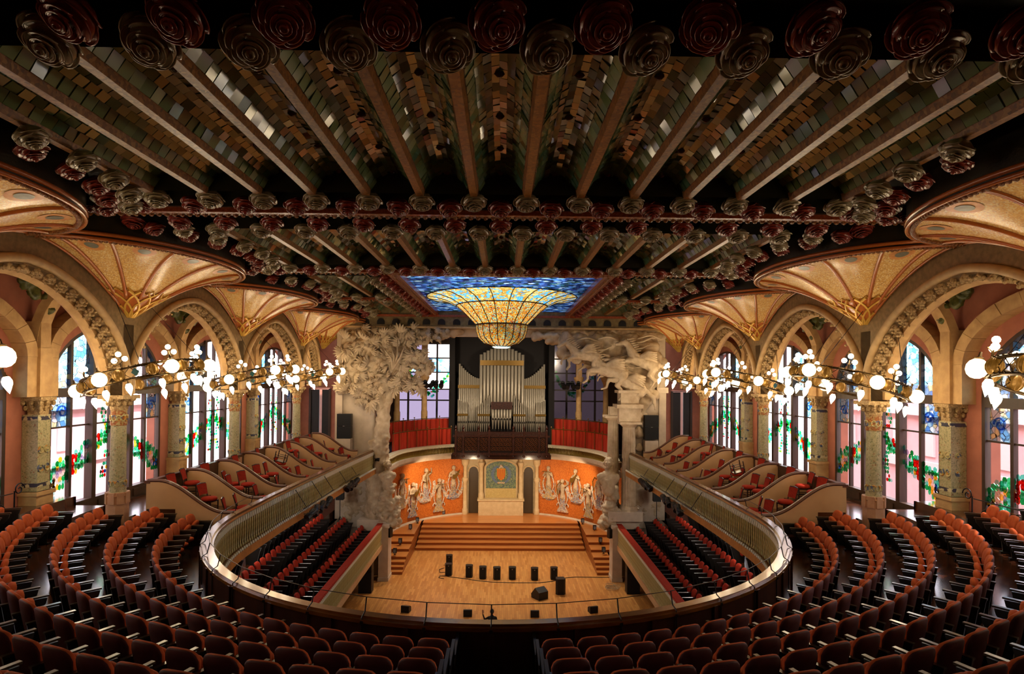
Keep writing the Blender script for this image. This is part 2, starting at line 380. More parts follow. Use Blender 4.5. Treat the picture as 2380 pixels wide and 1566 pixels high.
for s in (-1, 1):
    b.b2((s * 9.95, 16.5, -4.8), (s * 12.6, 37.2, -4.2))
    b.b2((s * 7.4, 17.3, -5.1), (s * 8.35, 32.9, -4.55)); b.b2((s * 8.35, 17.3, -5.1), (s * 9.2, 32.9, -4.15)); b.b2((s * 9.2, 17.3, -5.1), (s * 10.0, 32.9, -3.8))
    b.b2((s * 6.25, 19.0, -9.0), (s * 7.45, 32.9, -8.6)); b.b2((s * 7.45, 19.0, -9.0), (s * 8.3, 32.9, -8.12)); b.b2((s * 8.3, 19.0, -9.0), (s * 9.15, 32.9, -7.7)); b.b2((s * 9.15, 19.0, -9.0), (s * 12.6, 37, -7.35))
tag(b.build('floor', m_floor), kind='structure')
def side_name(s): return 'left' if s < 0 else 'right'
WALL = {}
# outer walls with arched openings
def za(u): return -.4 + 2.0 * sqrt(max(0, 1 - (u / 2.75) ** 2))
for s in (-1, 1):
    b = MB()
    for i in range(4):
        y0 = CY4[i]; yc = y0 + 3.475; y1 = y0 + 6.95
        poly = [(y0, -5.2), (yc - 2.75, -5.2), (yc - 2.75, -.4)] + [(yc + 2.75 * sin(t), za(2.75 * sin(t))) for t in [(-PI / 2) + PI * j / 24 for j in range(1, 24)]] + [(yc + 2.75, -.4), (yc + 2.75, -5.2), (y1, -5.2), (y1, 4.3), (y0, 4.3)]
        b.prism(poly, lambda u, v, d: (s * d, u, v), 12.6, 13.1)
    b.b2((s * 12.6, -9, -12), (s * 13.1, 9.36, 4.3)); b.b2((s * 12.6, 9.36, -12), (s * 13.1, 37.4, -5.2))
    b.b2((s * 12.6, 37.16, -5.2), (s * 13.1, 52, 4.3))
    WALL[s] = b.build('wall_' + side_name(s), m_plaster, fix=True); tag(WALL[s], kind='structure')
    # low wooden window benches / panelling under the windows
b = MB(); b.b2((-14, -9.3, -12), (14, -9, 5)); tag(b.build('wall_back', m_plaster), kind='structure')
b = MB()
for s in (-1, 1):
    b.b2((s * 12.6, 37.2, -5.2), (s * 11.75, 37.5, 4)); b.b2((s * 10.55, 37.2, -5.2), (s * 8.7, 37.5, 4)); b.b2((s * 11.75, 37.2, -.7), (s * 10.55, 37.5, 4))
    b.b2((s * 8.7, 33.2, -11.7), (s * 8.9, 37.5, 4)); b.b2((s * 8.7, 37.2, -11.9), (s * 12.7, 37.5, -5.1))
tag(b.build('wall_front', m_plaster), kind='structure')
# ceilings: the dark backing over the hall, aisle ceilings
b = MB(); b.b2((-10.1, -9, 3.98), (-3.45, 34, 4.2)); b.b2((10.1, -9, 3.98), (3.45, 34, 4.2)); b.b2((-3.45, -9, 3.98), (3.45, 19.9, 4.2)); b.b2((-3.45, 34.1, 3.98), (3.45, 34.6, 4.2))
ceil = b.build('ceiling', m_dark); tag(ceil, kind='structure')
b = MB()
for s in (-1, 1): b.b2((s * 10.0, -9, 3.3), (s * 12.6, 37.3, 3.5))
tag(b.build('ceiling', m_plaster), kind='structure')

# ---------------------------------------------------------------- windows
def win_pane(s, x, ya, yb, z0, z1, yc, matl, par, t=.02):
    n = 6 if z1 is None else 1
    if z1 is None: poly = [(ya, z0), (yb, z0)] + [(yb + (ya - yb) * j / n, za(yb + (ya - yb) * j / n - yc) - .02) for j in range(n + 1)]
    else: poly = [(ya, z0), (yb, z0), (yb, z1), (ya, z1)]
    b = MB(); b.prism(poly, lambda u, v, d: (s * d, u, v), x, x + t)
    return b.build('pane', matl, par)
LEAF = [g_leaf, g_red, g_white, g_skyr]
def gl_piece(b, s, x, y, z, r, n, mi):
    b.mi = mi; a0 = rnd.random() * 6; e = rnd.uniform(.55, 1)
    b.prism([(y + r * cos(a0 + 2 * PI * k / n) * e, z + r * sin(a0 + 2 * PI * k / n)) for k in range(n)], lambda u, v, d: (s * d, u, v), x - .012, x - .002)
wn = 0
for s in (-1, 1):
    for i in range(4):
        wn += 1
        yc = CY4[i] + 3.475; X = 12.68
        w = empty('window_%d' % wn, (0, 0, 0)); tag(w, kind='structure', label='tall arched stained-glass window with flower garlands and brown wooden bars')
        b = MB()
        pts = [(yc - 2.72, -4.2)] + [(yc + 2.72 * sin(t), za(2.72 * sin(t)) - .03) for t in [-PI / 2 + PI * j / 28 for j in range(29)]] + [(yc + 2.72, -4.2)]
        b.tube([(s * X, p[0], p[1]) for p in pts], .11, 4)
        f = b.build('frame', m_mull, w)
        for u in (-.93, .93):
            b = MB(); b.b2((s * (X - .14), yc + u - .095, -4.2), (s * (X + .1), yc + u + .095, za(u))); b.build('mullion', m_mull, w)
        b = MB(); b.b2((s * (X - .1), yc - 2.7, -.66), (s * (X + .1), yc + 2.7, -.4)); b.build('transom', m_mull, w)
        for u in (-1.84, 0, 1.84):
            b = MB(); b.b2((s * (X - .06), yc + u - .05, -3.8), (s * (X + .06), yc + u + .05, za(u))); b.build('glazing_bar', m_mull, w)
        b = MB(); b.b2((s * (X - .03), yc - 2.7, -1.55), (s * (X + .03), yc + 2.7, -1.5)); b.build('glazing_bar', m_mull, w)
        b = MB(); b.b2((s * (X - .16), yc - 2.7, -4.25), (s * (X + .1), yc + 2.7, -3.78))
        for q in range(6):
            y = yc - 2.7 + .9 * q; b.b2((s * (X - .2), y + .12, -4.12), (s * (X - .14), y + .78, -3.88))
        b.build('base_panel', m_mull, w)
        e = [-2.62, -1.84, -.93, 0, .93, 1.84, 2.62]
        for q in range(6):
            a_, b_ = yc + e[q] + .04, yc + e[q + 1] - .04
            win_pane(s, X, a_, b_, -3.78, -1.55, yc, g_clear, w)
            win_pane(s, X, a_, b_, -1.5, -.66, yc, g_blue if q in (0, 5) else g_clear, w)
            win_pane(s, X, a_, b_, -.4, None, yc, g_blue if q in (0, 5, 1, 4)[:3 if s < 0 else 4] else g_clear, w)
        b = MB(); x = X - .02; ST_ = .125
        FL = [(2.25, 0, 2, .22), (1.15, .06, 2, .2), (1.62, .1, 1, .15), (1.75, -.12, 1, .13), (2.5, -.12, 3, .15), (.62, .1, 1, .12)]
        for side in (-1, 1):
            for q in range(22):
                for r in range(-4, 5):
                    u = .2 + ST_ * q + rnd.uniform(-.02, .02); dz = r * ST_ * .9 + (ST_ / 2 if q % 2 else 0)
                    hw = .20 + .22 * min(1, u / 2.2)
                    if u > 2.64 or abs(dz) > hw + rnd.uniform(-.08, .05): continue
                    zc = -1.75 - 1.25 * (u / 2.4) ** .9; mi = 0
                    for (fu, fz, c, fr) in FL:
                        if (u - fu) ** 2 + (dz - fz) ** 2 < fr * fr: mi = c
                    gl_piece(b, s, x, yc + side * u, zc + dz, ST_ * .74, 6, mi)
        for q in range(19):
            for r in (-1, 0, 1):
                if rnd.random() < .3: continue
                z = -.95 - .125 * q; e = .28 + .10 * sin(q * .8)
                for side in (-1, 1): gl_piece(b, s, x - .015, yc + side * (e + r * .1), z, .065, 6, 0 if rnd.random() < .7 else rnd.choice((1, 2, 3)))
        g = b.build('glass_garland', LEAF, w); tag(g, kind='stuff')
        # scrolled blue volute in the corner lights
        b = MB()
        for side in (-1, 1):
            P = [(s * (X - .05), yc + side * (2.2 + .2 * (1 - t * .8) * cos(t * 9)), -1.08 + .2 * (1 - t * .8) * sin(t * 9)) for t in [j / 24 for j in range(25)]]
            b.tube(P, .026, 4)
        b.build('blue_volute', glass('deep_blue_glass_%d' % wn, [(0, (.55, .70, .92))]), w)
# the street outside: ground and the pink houses seen through the glass
m_fac = mat('pink_rendered_wall', (.95, .83, .84), .9, c2=(.92, .77, .79), scale=1.2); m_facs = mat('pale_house_stone', (.97, .92, .91), .9)
b = MB(); b.b2((-60, -30, -12.6), (60, 80, -12.2)); tag(b.build('street', mat('pavement_grey', (.6, .58, .56), .9)), kind='structure')
for s in (-1, 1):
    hb = empty('house', (s * 24, 22, -12.2)); tag(hb, 'pink rendered house across the street, seen blurred through the %s windows' % ('tree-sculpture side' if s < 0 else 'horse-sculpture side'), 'building')
    X0 = s * 1.2
    for (ya, yb, zt) in ((-14, 4, 12.4), (4, 9, 13.4), (9, 22, 12.0)):
        b = MB(); b.b2((-s * 1.0, ya, 0), (s * 3, yb, zt)); b.build('wall', m_fac, hb)
    b = MB(); b.b2((-s * 1.0, -34, 0), (s * 3, -14, 13.0)); b.build('wall', m_fac, hb)
    b = MB(); b.b2((-s * 1.35, -34, 10.35), (-s * 1.0, 22, 10.6)); b.build('cornice', m_facs, hb)
    b = MB(); b.b2((-s * 1.2, -34, 7.4), (-s * 1.0, 22, 7.9)); b.build('cornice', m_facs, hb)
    for q in range(14):
        y = -12 + q * 2.4
        b = MB(); b.b2((-s * 1.12, y, 8.2), (-s * 1.0, y + .9, 10.0)); b.build('window', m_facs, hb)

# ---------------------------------------------------------------- piers, arches, aisle stonework
def leafy(b, c, rx, rz, n, r, seed=0):
    rr = random.Random(seed)
    for k in range(n):
        a = 2 * PI * k / n; x, y = c[0] + rx * cos(a), c[1] + rx * sin(a)
        for z, q in ((0, 1), (rz * .5, .85)):
            p = Vector((x, y, c[2] + z)); b.ball(p, r * q * rr.uniform(.8, 1.15), 6, sz=1.4)
def capital(b, s, c, w, h):
    """flaring carved block: c = centre of underside"""
    x, y, z = c
    for k in range(5):
        t = k / 5; q = w * (.64 + .36 * t * t); b.box((x, y, z + h * (t + .1)), (q, q, h / 5 + .002))
    b.box((x, y, z + h * .93), (w * 1.12, w * 1.12, h * .2))
    for sx in (-1, 0, 1):
        for sy in (-1, 0, 1):
            if sx or sy:
                b.ball((x + sx * w * .46, y + sy * w * .46, z + h * .68), w * .13, 6, sz=1.2); b.ball((x + sx * w * .38, y + sy * w * .38, z + h * .38), w * .1, 6, sz=1.5)
ORD = 'first second third fourth fifth sixth seventh eighth ninth tenth eleventh twelfth thirteenth fourteenth fifteenth sixteenth seventeenth eighteenth nineteenth twentieth'.split()
for n_ in range(21, 40): ORD.append('twenty-' + ORD[n_ - 21] if n_ < 30 else ('thirtieth' if n_ == 30 else 'thirty-' + ORD[n_ - 31]))
SIDE = {-1: 'tree-sculpture side', 1: 'horse-sculpture side'}
NEAR = ['nearest the camera', 'second from the camera', 'third from the camera', 'fourth, beside the stage', 'last, at the stage wall']
for s in (-1, 1):
    for i in range(4):
        y = CY4[i]
        t = empty('pier', (s * 12.32, y, -4.2), PI if s < 0 else 0); tag(t, 'tiled wall pier between stained-glass windows, %s, %s' % (NEAR[i], SIDE[s]), 'pillar', 'tiled piers between the windows')
        b = MB(); b.b2((-.20, -.30, 0), (.27, .30, 1.1)); b.b2((-.24, -.34, 1.0), (.27, .34, 1.1)); b.build('base', m_stone, t)
        b = MB(); b.b2((-.15, -.22, 1.1), (.27, .22, 3.12)); b.build('shaft', m_shaft, t)
        CB = ramp_mat('checked_tile_band', [(0, (.80, .76, .6)), (.5, (.24, .24, .30))], 9, rough=.3) if not i and s < 0 else bpy.data.materials['checked_tile_band']
        for zz in (1.22, 2.98):
            b = MB(); b.b2((-.16, -.23, zz), (.27, .23, zz + .1)); b.build('checked_band', CB, t)
        MX = Matrix.Rotation(-PI / 2, 4, 'Y'); MY = Matrix.Rotation(PI / 2, 4, 'X')
        for (yy, zz) in ((-.11, 2.2), (.11, 2.2), (-.12, 1.72), (.12, 1.72)):
            b = MB(); b.lathe([(.001, .03), (.035, .028), (.05, .004), (.065, .004), (.08, .026), (.105, .022), (.11, .0)], 12, c=(-.152, yy, zz), M=MX, cap=False); b.build('tile_flower', m_shaft_b, t)
        for (xx, zz) in ((.04, 2.2), (.04, 1.72)):
            b = MB(); b.lathe([(.001, .03), (.03, .028), (.045, .004), (.055, .004), (.07, .026), (.085, .0)], 12, c=(xx, -.222, zz), M=MY, cap=False); b.build('tile_flower', m_shaft_b, t)
        b = MB(); capital(b, s, (.02, 0, 3.12), .50, .46); b.build('capital', m_stone2, t)
        b = MB(); b.b2((-.18, -.22, 3.6), (.27, .22, 4.9))
        b.b2((-.15, -.18, 4.9), (.27, .18, 5.6)); b.build('springing_block', m_stone, t)
    # stone arches round the windows, voussoir by voussoir
    for i in range(4):
        yc = CY4[i] + 3.475
        ar = empty('window_arch', (s * 12.42, yc, 0)); ar.parent = WALL[s]
        nv = 13
        for k in range(nv):
            b = MB(); a0 = -PI / 2 + PI * (k + .012) / nv; a1 = -PI / 2 + PI * (k + .988) / nv
            A = lambda a, g: (2.92 * sin(a) * (1 + g / 2.92), .45 + (1.45) * cos(a) * (1 + g / 1.45))
            poly = [A(a0, 0), A((a0 + a1) / 2, 0), A(a1, 0), A(a1, .36), A((a0 + a1) / 2, .36), A(a0, .36)]
            jit = rnd.uniform(-.008, .008)
            b.prism(poly, lambda u, v, d: (s * d, u, v), -.2 + jit, .2); b.build('voussoir', m_stone, ar, fix=True)
        for e in (-1, 1):
            b = MB(); b.b2((-.2, e * 2.93, -.6), (.2, e * 3.25, .45)); b.build('jamb', m_stone, ar)
    # transverse arches across the aisle
    for i in range(4):
        y = CY4[i]; b = MB()
        P = lambda g, e: [(s * (11.28 + (1.0 + g) * -cos(a)), y + e, .6 + (1.7 + g) * sin(a)) for a in [PI * j / 14 for j in range(15)]]
        b.strip(P(0, -.19), P(0, .19), P(.25, .19), P(.25, -.19))
        b.b2((s * 10.3, y - .17, 2.4), (s * 12.6, y + .17, 3.4))
        b.build('aisle_arch', m_stone, WALL[s], fix=True)
        # green carved relief in the vault corner
    for i in range(4):
        yc = CY4[i]
        r_ = organic('carved_relief', [((0, u * .8, .1 - abs(u) * .1), .26, (.6, 1, .8)) for u in (-1, -.5, 0, .5, 1)] + [((0, u * .5, -.28), .22, (.6, 1, .8)) for u in (-1, 0, 1)] + [((0, 0, -.6), .18, (.6, 1, .9))], m_green, WALL[s], .06, .1, 5, loc=(s * 12.1, yc, 2.35), n=8)
        r_['label'] = 'olive green carved foliage relief'

# ---------------------------------------------------------------- arcade walls with pointed arches
def arcz(u, rise=2.4): return -.1 + rise * (1 - min(1, abs(u)) ** 1.8) ** .56
m_stoneg = mat('arch_moulding_stone', (.76, .62, .42), .6, c2=(.66, .53, .36), scale=4)
for s in (-1, 1):
    b = MB(); bays = [(CY4[0] - 6.95, CY4[0], 2.4), (CY4[0], CY4[1], 2.4), (CY4[1], CY4[2], 2.4), (CY4[2], CY4[3], 2.4), (CY4[3], 33.2, 2.0)]
    wall = empty('wall_arcade_' + side_name(s)); tag(wall, kind='structure')
    for q, (y0, y1, rise) in enumerate(bays):
        yc = (y0 + y1) / 2; a = (y1 - y0) / 2 - .23
        us = [sin(-PI / 2 + PI * j / 30) for j in range(31)]
        poly = [(y0, -.55), (yc - a, -.55)] + [(yc + a * u, arcz(u, rise)) for u in us] + [(yc + a, -.55), (y1, -.55), (y1, 3.9), (y0, 3.9)]
        b = MB(); b.prism(poly, lambda u, v, d: (s * d, u, v), 9.98, 10.42); b.build('arch_spandrel', m_band, wall, fix=True)
        b = MB()
        P = [(s * 9.94, yc + (a + .16) * u, arcz(u, rise) + .14 * (1 - abs(u))) for u in us]
        P = [(s * 9.94, yc - a - .16, -.5)] + P + [(s * 9.94, yc + a + .16, -.5)]
        b.tube(P, .10, 8); b.build('moulding', m_stoneg, wall, smooth=True)
        b = MB()
        P = [(s * 10.44, yc - (a - .02), -.5)] + [(s * 10.44, yc + (a - .02) * u, arcz(u, rise) - .03) for u in us] + [(s * 10.44, yc + (a - .02), -.5)]
        b.tube(P, .16, 6); b.build('moulding', m_stone, wall, smooth=True)
        b = MB(); nb = 74
        for j in range(nb):
            u = sin((-PI / 2 + PI * (j + .5) / nb) * .93); c = (s * (10.12 + .1 * (j % 3 - 1)), yc + (a - .05) * u, arcz(u, rise) - .04)
            r = rnd.uniform(.065, .10)
            b.ball(c, r, 7); 
            for k in range(4): an = k * PI / 2 + j; b.ball((c[0] + .09 * cos(an), c[1] + .09 * sin(an), c[2] - .05), r * .5, 5)
        g = b.build('rose_garland', m_stone2, wall, smooth='all'); tag(g, kind='stuff')

# ---------------------------------------------------------------- columns of the arcade
def column_meshes():
    d = {}
    b = MB(); b.lathe([(.34, 0), (.34, .12), (.27, .2), (.27, 1.0), (.29, 1.04), (.24, 1.12)], 8, a0=PI / 8, a1=PI / 8 + 2 * PI)
    for k in range(8):
        a = k * PI / 4; b.box((.25 * cos(a), .25 * sin(a), .98), (.06, .16, .3), a)
    d['base'] = b.mesh('column_base', mat('pinkish_column_stone', (.80, .60, .44), .6, c2=(.72, .52, .38), scale=5))
    b = MB(); b.lathe([(.20, 1.1), (.18, 2.9)], 20); d['shaft'] = b.mesh('column_shaft', m_shaft, True)
    b = MB(); b.lathe([(.19, 2.9), (.20, 2.93), (.19, 3.3), (.21, 3.33)], 20); d['upper_band'] = b.mesh('upper_band', m_shaft_o, True)
    b = MB()
    for k in range(12):
        a = k * PI / 6
        for z in (1.36, 3.1):
            n = Vector((cos(a), sin(a), 0)); tn = Vector((-sin(a), cos(a), 0)); c = n * .197 + Vector((0, 0, z))
            b.tube([c + tn * (.055 * cos(q)) + Vector((0, 0, .075 * sin(q))) for q in [2 * PI * j / 8 for j in range(8)]], .018, 4, True)
    d['tile_flower'] = b.mesh('tile_flower', m_shaft_b)
    b = MB(); b.lathe([(.20, 3.3), (.22, 3.4), (.25, 3.5), (.33, 3.62)], 16)
    b.box((0, 0, 3.66), (.70, .70, .1))
    for k in range(12):
        a = 2 * PI * k / 12; b.ball((.26 * cos(a), .26 * sin(a), 3.5), .06, 6, sz=1.5); b.ball((.34 * cos(a), .34 * sin(a), 3.6), .06, 6)
    d['capital'] = b.mesh('column_capital', m_stone2)
    b = MB(); b.b2((-.24, -.23, 3.7), (.24, .23, 4.6)); b.b2((-.22, -.22, 4.6), (.22, .22, 5.6)); d['impost_block'] = b.mesh('impost_block', m_stone)
    return d
CM = column_meshes()
for s in (-1, 1):
    for i in range(4):
        t = empty('column', (s * 10.2, CY4[i], -4.25)); tag(t, 'slender painted-tile column with carved capital carrying the arcade, %s, %s' % (NEAR[i], SIDE[s]), 'column', 'painted tile columns of the arcade')
        for k in CM:
            o = inst(k, CM[k], t)
            if k == 'tile_flower': tag(o, kind='stuff')
    for i in (1, 2, 3):
        t = empty('column', (s * 10.2, CY4[i], -7.4)); tag(t, 'short tiled column under the balcony among the stalls, %s, %s' % (NEAR[i], SIDE[s]), 'column', 'tiled columns under the balcony')
        b = MB(); b.lathe([(.34, 0), (.34, .5), (.3, .6)], 8); b.build('base', m_stone, t)
        b = MB(); b.lathe([(.28, .6), (.26, 2.0)], 16); b.build('shaft', m_shaft, t, True)
        b = MB(); b.lathe([(.26, 2.0), (.45, 2.3), (.45, 2.5)], 16); b.build('capital', m_stone2, t)

# ---------------------------------------------------------------- fan vaults springing from the columns
m_medg = mat('grey_blue_medallion', (.44, .44, .36), .3, c2=(.36, .38, .34), scale=14); m_medo = mat('orange_medallion_ring', (.84, .52, .22), .3, c2=(.90, .64, .32), scale=14)
ZR = 2.98
def fan(s, c, phi, t, dz=0):
    g = t; h = 1 - (1 - t) ** 1.75
    return Vector((s * (9.95 - 2.65 * cos(phi) * g), c + 3.47 * sin(phi) * g, 1.5 + (ZR - 1.5) * h - dz))
def fan_vault(s, c, p0=-PI / 2, p1=PI / 2, idx=0):
    fv = empty('fan_vault', (0, 0, 0)); fv.parent = ceil; fv['label'] = 'golden mosaic fan vault with terracotta ribs, %s' % SIDE[s]
    b = MB(); b.grid(lambda u, v: fan(s, c, p0 + (p1 - p0) * u, .02 + .98 * v), 36, 14); b.build('mosaic_shell', m_gold_tile, fv, 'all')
    b = MB()
    top = [fan(s, c, p0 + (p1 - p0) * j / 48, 1.0, 0) for j in range(49)]
    b.tube([p + Vector((0, 0, -.02)) for p in top], .04, 6); b.tube([p + Vector((0, 0, .09)) for p in top], .05, 6)
    b.build('rim', m_fanrib, fv, 'all')
    b = MB()
    for j in range(96):
        p = fan(s, c, p0 + (p1 - p0) * (j + .5) / 96, .965, .03); b.ball(p, .055, 5)
    tag(b.build('rim_beads', m_moss, fv, 'all'), kind='stuff')
    # riser from rim to ceiling
    b = MB(); n = len(top); b.add([tuple(p) for p in top] + [(p[0], p[1], 3.98) for p in top], [(i, i + 1, n + i + 1, n + i) for i in range(n - 1)]); b.build('rim_riser', m_dark, fv)
    ph = [(-.36), (-.05), (.28), (.62), (.86), -.66, -.88]
    for u in ph:
        a = u * PI / 2
        if not (p0 - .01 <= a <= p1 + .01): continue
        b = MB(); b.tube([fan(s, c, a, .22 + .76 * j / 14, .02) for j in range(15)], [.045] * 15, 6); b.build('rib', m_fanrib, fv, 'all')
    for a in (p0 + .03, p1 - .03):
        b = MB(); b.tube([fan(s, c, a, .04 + .94 * j / 14, .02) for j in range(15)], .035, 6); b.build('edge_rib', m_fanrib, fv, 'all')
    for u in (-.77, -.5, -.2, .12, .45, .74, .93):
        a = u * PI / 2
        if not (p0 <= a <= p1): continue
        for (rr, m_, dz) in ((.30, m_medo, .012), (.16, m_medg, .022)):
            b = MB(); N = 14; vs = []
            for j in range(N):
                q = 2 * PI * j / N; vs.append(fan(s, c, a + rr * .42 * cos(q) / 1.2, .84 + rr * .30 * sin(q), dz))
            b.add([fan(s, c, a, .84, dz)] + vs, [(0, j + 1, (j + 1) % N + 1) for j in range(N)]); b.build('medallion', m_, fv)
    b = MB()     # gilded lattice on red ground at the springing
    NL = 7
    for j in range(NL):
        for d in (-1, 1):
            u0 = j / (NL - 1); P = []
            for k in range(8):
                tt = .03 + .27 * k / 7; u = u0 + d * (k / 7) * .3
                if 0 <= u <= 1: P.append(fan(s, c, p0 + (p1 - p0) * u, tt, .035))
            if len(P) > 1: b.tube(P, .03, 4)
    b.tube([fan(s, c, p0 + (p1 - p0) * j / 20, .3 + .025 * (-1) ** j, .035) for j in range(21)], .022, 4)
    b.build('lattice', m_lattice, fv)
    b = MB(); b.grid(lambda u, v: fan(s, c, p0 + (p1 - p0) * u, .02 + .27 * v, .012), 16, 5); b.build('lattice_ground', m_fanrib, fv)
    return fv
for s in (-1, 1):
    for i in range(4): fan_vault(s, CY4[i])
    fan_vault(s, 33.6, -PI / 2, -.05)

# ---------------------------------------------------------------- ceiling: ribs, tiled troughs, beams, roses
BX = 1.0234
def lobe(x, c, gx=.5, gy=.35):
    """half-length in Y that the fan at column c takes out at lateral x"""
    d = (9.95 - abs(x)) / (2.65 + gx)
    return 0 if d >= 1 else (3.47 + gy) * sqrt(1 - d * d)
def segs(x, ya, yb):
    S = [(ya, yb)]
    for c in CY4:
        L = lobe(x, c)
        if L <= 0: continue
        T = []
        for a, q in S:
            if c + L <= a or c - L >= q: T.append((a, q)); continue
            if a < c - L: T.append((a, c - L))
            if q > c + L: T.append((c + L, q))
        S = T
    return [(a, q) for a, q in S if q - a > .35]
PAN = [(6.45, 11.45, 0), (14.35, 18.85, 0), (20.9, 25.9, 4.9), (27.6, 33.0, 4.9)]
tile_me = None
b = MB(); b.box((0, 0, 0), (.118, .2, .02)); tile_me = b.mesh('ceiling_tile', m_tile)
parts_left = 298; bosses = 0
for pi_, (ya, yb, xmin) in enumerate(PAN):
    for k in range(-10, 10):
        x = (k + .5) * BX
        if abs(x) < xmin or abs(x) > 9.7: continue
        for (a, q) in segs(x, ya, yb):
            b = MB(); b.prism([(x - .065, 3.45), (x + .065, 3.45), (x + .11, 3.62), (x - .11, 3.62)], lambda u, v, d: (u, d, v), a, q); b.build('rib', m_ribo, ceil)
    for k in range(-10, 10):
        x0 = (k + .5) * BX; xm = x0 + BX / 2
        if abs(xm) < xmin or abs(xm) > 9.7: continue
        for (a, q) in segs(xm, ya, yb):
            prof = []
            for j in range(9):
                u = j / 8; prof.append((x0 + .1 + (BX - .2) * u, 3.56 + .34 * abs(sin(PI * u)) ** .75))
            b = MB(); n = len(prof)
            b.add([(p[0], a, p[1] + .03) for p in prof] + [(p[0], q, p[1] + .03) for p in prof], [(j, j + 1, n + j + 1, n + j) for j in range(n - 1)])
            for yy in (a, q):    # closing lunettes
                b.add([(x0 + .1, yy, 3.5)] + [(p[0], yy, p[1] + .03) for p in prof] + [(x0 + BX - .1, yy, 3.5)], [tuple(range(n + 2))])
            b.build('trough_backing', m_dark, ceil)
            b = MB(); nr = max(1, int((q - a) / .215)); L = (q - a) / nr
            for r in range(nr):
                for j in range(n - 1):
                    px = (prof[j][0] + prof[j + 1][0]) / 2; pz = (prof[j][1] + prof[j + 1][1]) / 2
                    dx = prof[j + 1][0] - prof[j][0]; dz = prof[j + 1][1] - prof[j][1]; an = math.atan2(dz, dx); w = math.hypot(dx, dz) / .122
                    off = (.5 if j % 2 else 0) * L
                    y = a + (r + .5) * L + off
                    if y + L / 2 > q + .05: continue
                    rx = rnd.gauss(0, .045); ry = -an + rnd.gauss(0, .045); rz = rnd.gauss(0, .03)
                    if pi_ == 0 and parts_left > 0 and a < 6.6 and r < 4 and abs(xm) < 5.4:
                        parts_left -= 1; inst('tile', tile_me, ceil, (px, y, pz), (rx, ry, rz), (w, L / .215, 1))
                    else:
                        Mx = Matrix.Rotation(rz, 4, 'Z') @ Matrix.Rotation(ry, 4, 'Y') @ Matrix.Rotation(rx, 4, 'X')
                        b.box((px, y, pz), (.118 * w, .2 * L / .215, .02), M=Mx)
            if b.v: tag(b.build('glazed_tiles', m_tile, ceil), kind='stuff')
bm_ = MB(); bm_.lathe([(.10, .05), (.09, -.02), (.05, -.06), (0.001, -.07)], 8, cap=False); bme = bm_.mesh('ceramic_boss', mat('brown_glazed_boss', (.36, .16, .06), .2), True)
for (ya, yb, xmin) in PAN[:2]:
    for k in range(-8, 8):
        x0 = (k + .5) * BX
        for r in range(4):
            y = ya + (yb - ya) * (r + .45) / 4
            for e, dy in ((.2, .0), (.8, .0), (.5, .62)):
                x = x0 + BX * e; y2 = y + dy
                if any(a < y2 < q for a, q in segs(x0 + BX / 2, ya, yb)):
                    bosses += 1
                    if bosses < 295: inst('boss', bme, ceil, (x, y2, 3.62 + .27 * abs(sin(PI * e)) ** .75), (0, 0, 0), .75)
# beams
for yb_ in (5.05, 12.72, 19.8, 26.74, 33.6):
    for (x0, x1) in (((-9.9, 9.9),) if yb_ < 20 or yb_ > 33 else ((-9.9, -3.85), (3.85, 9.9))):
        b = MB(); b.b2((x0, yb_ - .24, 3.5), (x1, yb_ + .24, 3.98)); b.build('beam', m_dark, ceil)
        b = MB(); b.b2((x0, yb_ - .16, 3.4), (x1, yb_ - .02, 3.52)); b.build('beam_moulding', m_beam, ceil)
        b = MB(); b.b2((x0, yb_ + .0, 3.43), (x1, yb_ + .22, 3.52)); n = int((x1 - x0) / .16)
        for j in range(n): b.ball((x0 + (j + .5) * (x1 - x0) / n, yb_ + .12, 3.42), .06, 5)
        b.build('beam_ornament', m_moss, ceil)
# ceramic rose
def rose_mesh(name, matl, r=.27):
    b = MB(); rr = random.Random(3)
    b.lathe([(.001, .22), (.06, .22), (.10, .17), (.66 * r, .15), (.90 * r, .07), (.90 * r, -.02), (.62 * r, -.06), (.001, -.08)], 14, cap=False)
    rings = [(.98, 5, 1.25, .10, .17), (.80, 5, 1.2, -.035, .11), (.58, 4, 1.25, -.10, .10), (.38, 3, 1.3, -.15, .085), (.20, 2, 1.5, -.19, .06)]
    for qi, (Rr, n, wd, z0, dp) in enumerate(rings):
        off = qi * .9 + rr.random() * .4
        for k in range(n):
            a = off + 2 * PI * k / n; hw = wd * PI / n; tl = rr.uniform(-.015, .015)
            def f(u, v, t=0):
                e = 2 * u - 1; th = a + e * hw
                spi = 1 + .10 * e                                   # one edge tucks under its neighbour
                edge = 1 - .45 * e ** 4
                rad = r * Rr * spi * (.62 + .38 * v * edge) + t * .0
                z = z0 + .05 - dp * v * edge + tl
                if v > .7: q = (v - .7) / .3; rad += .016 * q; z += .022 * q * q      # the lip rolls outwards
                return ((rad - t) * cos(th), (rad - t) * sin(th), z + t * .4)
            b.grid(f, 8, 6); b.grid(lambda u, v: f(u, v, .016), 8, 6, True)
            E1 = [f(j / 8, 1) for j in range(9)]; b.tube(E1, .010, 5)
    b.lathe([(.045, -.12), (.048, -.19), (.03, -.215), (.012, -.20), (.001, -.19)], 8, cap=False)
    me = b.mesh(name, matl); me.polygons.foreach_set('use_smooth', [True] * len(me.polygons)); return me
ROSE_R = rose_mesh('red_rose', m_rose_r); ROSE_G = rose_mesh('grey_rose', m_rose_g)
nrose = 0
